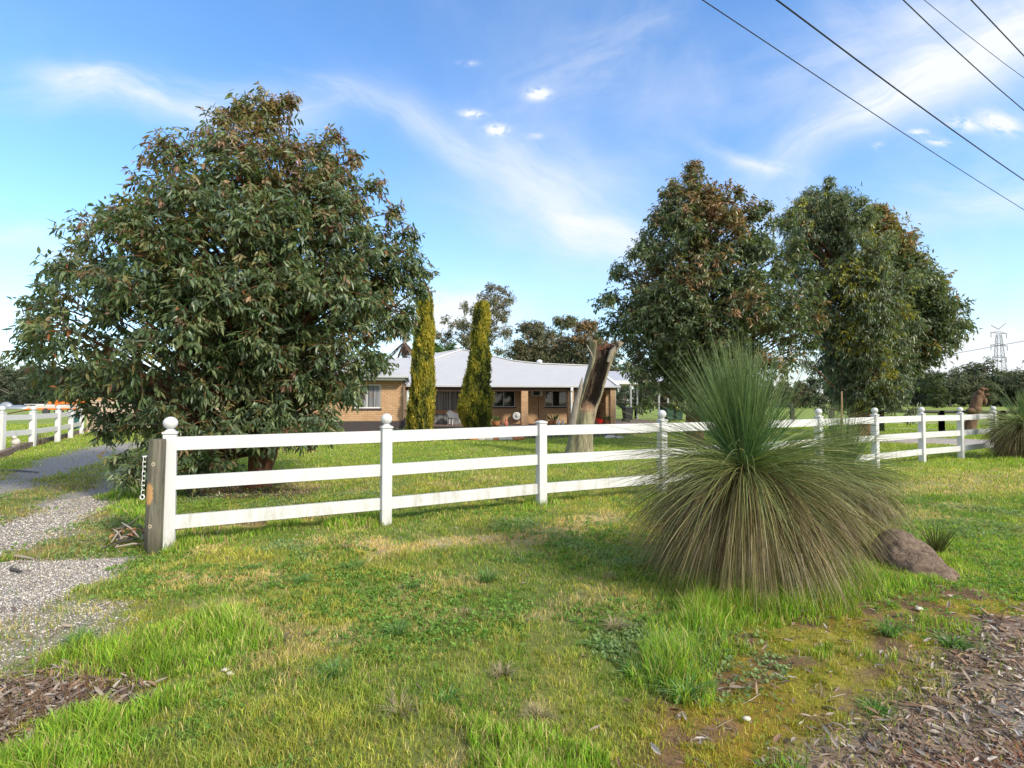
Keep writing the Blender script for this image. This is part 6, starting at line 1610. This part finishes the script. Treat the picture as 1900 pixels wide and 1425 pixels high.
# ------------------------------------------------------------------ palms behind the roof
def palm(label, px, py, Y, fronds, L, col, seed, trunk=True, name='palm_tree', up=.9, dead=False):
    top = W(px, py, Y); z0 = gz(top[0], Y); rng = np.random.RandomState(seed)
    e = empty(name, (top[0], Y, z0), label, 'palm'); H_ = top[2] - z0
    MB().tube([(0, 0, -.1), (.05, 0, H_ * .5), (0, 0, H_)], [.2, .15, .12], 10).build('trunk', M['bark_grey'], e)
    for f in range(fronds):
        az = rng.uniform(0, 6.28); el = rng.uniform(.2, 1.3) * up if not dead else rng.uniform(-1.3, -.5); n = 46
        t_ = np.linspace(0.05, 1, n); d = np.array([math.cos(az) * math.cos(el), math.sin(az) * math.cos(el), math.sin(el)])
        R_ = d[None] * (t_ * L)[:, None]; R_[:, 2] -= (t_ ** 2) * L * (.45 if not dead else .2); R_[:, 2] += H_
        sd_ = np.array([-math.sin(az), math.cos(az), 0]); P = np.repeat(R_, 2, 0); sg = np.tile([1, -1], n)[:, None]
        D = unit(sg * sd_[None] * .7 + d[None] * .5 + np.array([[0, 0, -.45]]) + rng.normal(0, .12, (2 * n, 3))); N = unit(np.tile([[0, 0, 1.]], (2 * n, 1)) + rng.normal(0, .3, (2 * n, 3)))
        ll = L * .26 * np.repeat(np.sin(np.clip(t_, .05, .97) * 3.0) * .8 + .25, 2)
        V, Fc, C = leaf_mesh(P, D, N, ll, np.full(2 * n, .05), np.array([col]) * rng.uniform(.7, 1.3, (2 * n, 1)), True, .1, .1)
        link('frond', raw_mesh('frond', V, Fc, C), e, [M['leaf']])
palm('bright green feathery palm between the two cypresses behind the roof', 826, 655, 46, 16, 2.1, [.13, .22, .06], 3)
palm('thin dead-skirted palm behind the roof left of the first cypress', 752, 610, 44, 7, 1.0, [.16, .11, .08], 5, dead=False)
tz = W(750, 640, 44)
palm('skirt of dead grey-brown fronds hanging above the roof left of the first cypress', 750, 634, 43.6, 16, 1.3, [.20, .13, .11], 6, dead=True, name='dead_palm')

# ------------------------------------------------------------------ overhead wires and pylons
def wire(label, a, b, ha, r, name='power_line', tail=26):
    """a, b photo pixels of two points on the wire; ha its height there"""
    pa = ray(*a); k = (ha - EYE) / pa[2]; A = pa * k; A[2] = ha
    pb = ray(*b); k = (ha - EYE - .15) / pb[2]; B = pb * k; B[2] = ha - .15
    d = (B - A); L = np.linalg.norm(d); d = d / L
    pts = []
    for s in np.linspace(-tail, L + tail, 30):
        q_ = A + d * s; q_[2] = ha - .15 * (s / L) - 4 * .05 * (s / L) * (1 - s / L) if 0 <= s <= L else ha - .15 * (s / L); pts.append(tuple(q_))
    o = Vector(pts[0]); m_ = MB().tube([Vector(p) - o for p in pts], r, 6); ob = m_.build(name, M['wire']); ob.location = o
    tag(ob, label, 'power line')
wire('lowest and leftmost overhead wire crossing the upper right sky', (1305, 0), (1900, 389), 7.2, .008)
wire('thicker overhead wire, second from the left', (1442, 0), (1900, 334), 7.5, .013)
wire('dark overhead wire, third from the left', (1677, 0), (1900, 204), 7.5, .009)
wire('thin pale-looking overhead wire, fourth from the left', (1717, 0), (1900, 143), 8.6, .0055)
wire('overhead wire nearest the top right corner', (1803, 0), (1900, 103), 7.5, .009)
# distant line descending to the left behind the right-hand crowns
a, b = W(1760, 658, 60), W(1960, 622, 48)
dd = (b - a); pts = [a + dd * t_ for t_ in np.linspace(-.6, 1.4, 12)]; o = Vector(pts[0])
ob = MB().tube([Vector(p) - o for p in pts], .022, 5).build('power_line', M['wire']); ob.location = o; tag(ob, 'slanting wire in front of the distant pylon at right', 'power line')

def pylon(label, px, py_top, py_base, Y, arms_, w0):
    b = W(px, py_base, Y); b[2] = 0; tp_ = W(px, py_top, Y); H_ = tp_[2]
    e = empty('transmission_pylon', (b[0], Y, 0), label, 'pylon', rz=.35)
    m_ = MB(); r = .10 * Y / 400 + .05
    def wd(h): return w0 * (1 - h / H_) ** 1.0 * .5 + .9
    lv = np.linspace(0, H_ * .93, 14)
    for sx, sy in ((-1, -1), (1, -1), (1, 1), (-1, 1)):
        m_.tube([(sx * wd(h), sy * wd(h), h) for h in lv], r * 1.3, 4)
    for h1, h2 in zip(lv[:-1], lv[1:]):
        for s in (-1, 1):
            m_.tube([(-wd(h1), s * wd(h1), h1), (wd(h2), s * wd(h2), h2)], r, 4); m_.tube([(wd(h1), s * wd(h1), h1), (-wd(h2), s * wd(h2), h2)], r, 4)
            m_.tube([(-wd(h2), s * wd(h2), h2), (wd(h2), s * wd(h2), h2)], r, 4)
    m_.build('tower', M['pylon'], e)
    for h, half in arms_:
        hz = W(px, h, Y)[2]
        a_ = MB(); a_.tube([(-half, 0, hz), (half, 0, hz)], r * 2.2, 5); a_.tube([(-half, 0, hz), (0, 0, hz + 1.5)], r * 1.2, 4); a_.tube([(half, 0, hz), (0, 0, hz + 1.5)], r * 1.2, 4); a_.build('cross_arm', M['pylon'], e)
        for s in (-1, 1): MB().tube([(s * half, 0, hz), (s * half, 0, hz - 3.6)], r * 1.4, 5).build('insulator', M['pylon'], e)
    if len(arms_) > 2:
        hz = W(px, 611, Y)[2]
        for s in (-1, 1): MB().tube([(0, 0, hz), (s * 8.5, 0, hz + (5.0 if s > 0 else 2.5))], r * 1.8, 5).build('earth_wire_arm', M['pylon'], e)
pylon('tall lattice pylon with three cross arms above the far trees at right', 1857, 611, 752, 400, [(618, 9.2), (641, 9.6), (663, 8.2)], 7)
pylon('faint slim lattice pylon behind the gums above the house roof', 943, 598, 750, 420, [(606, 4)], 9)
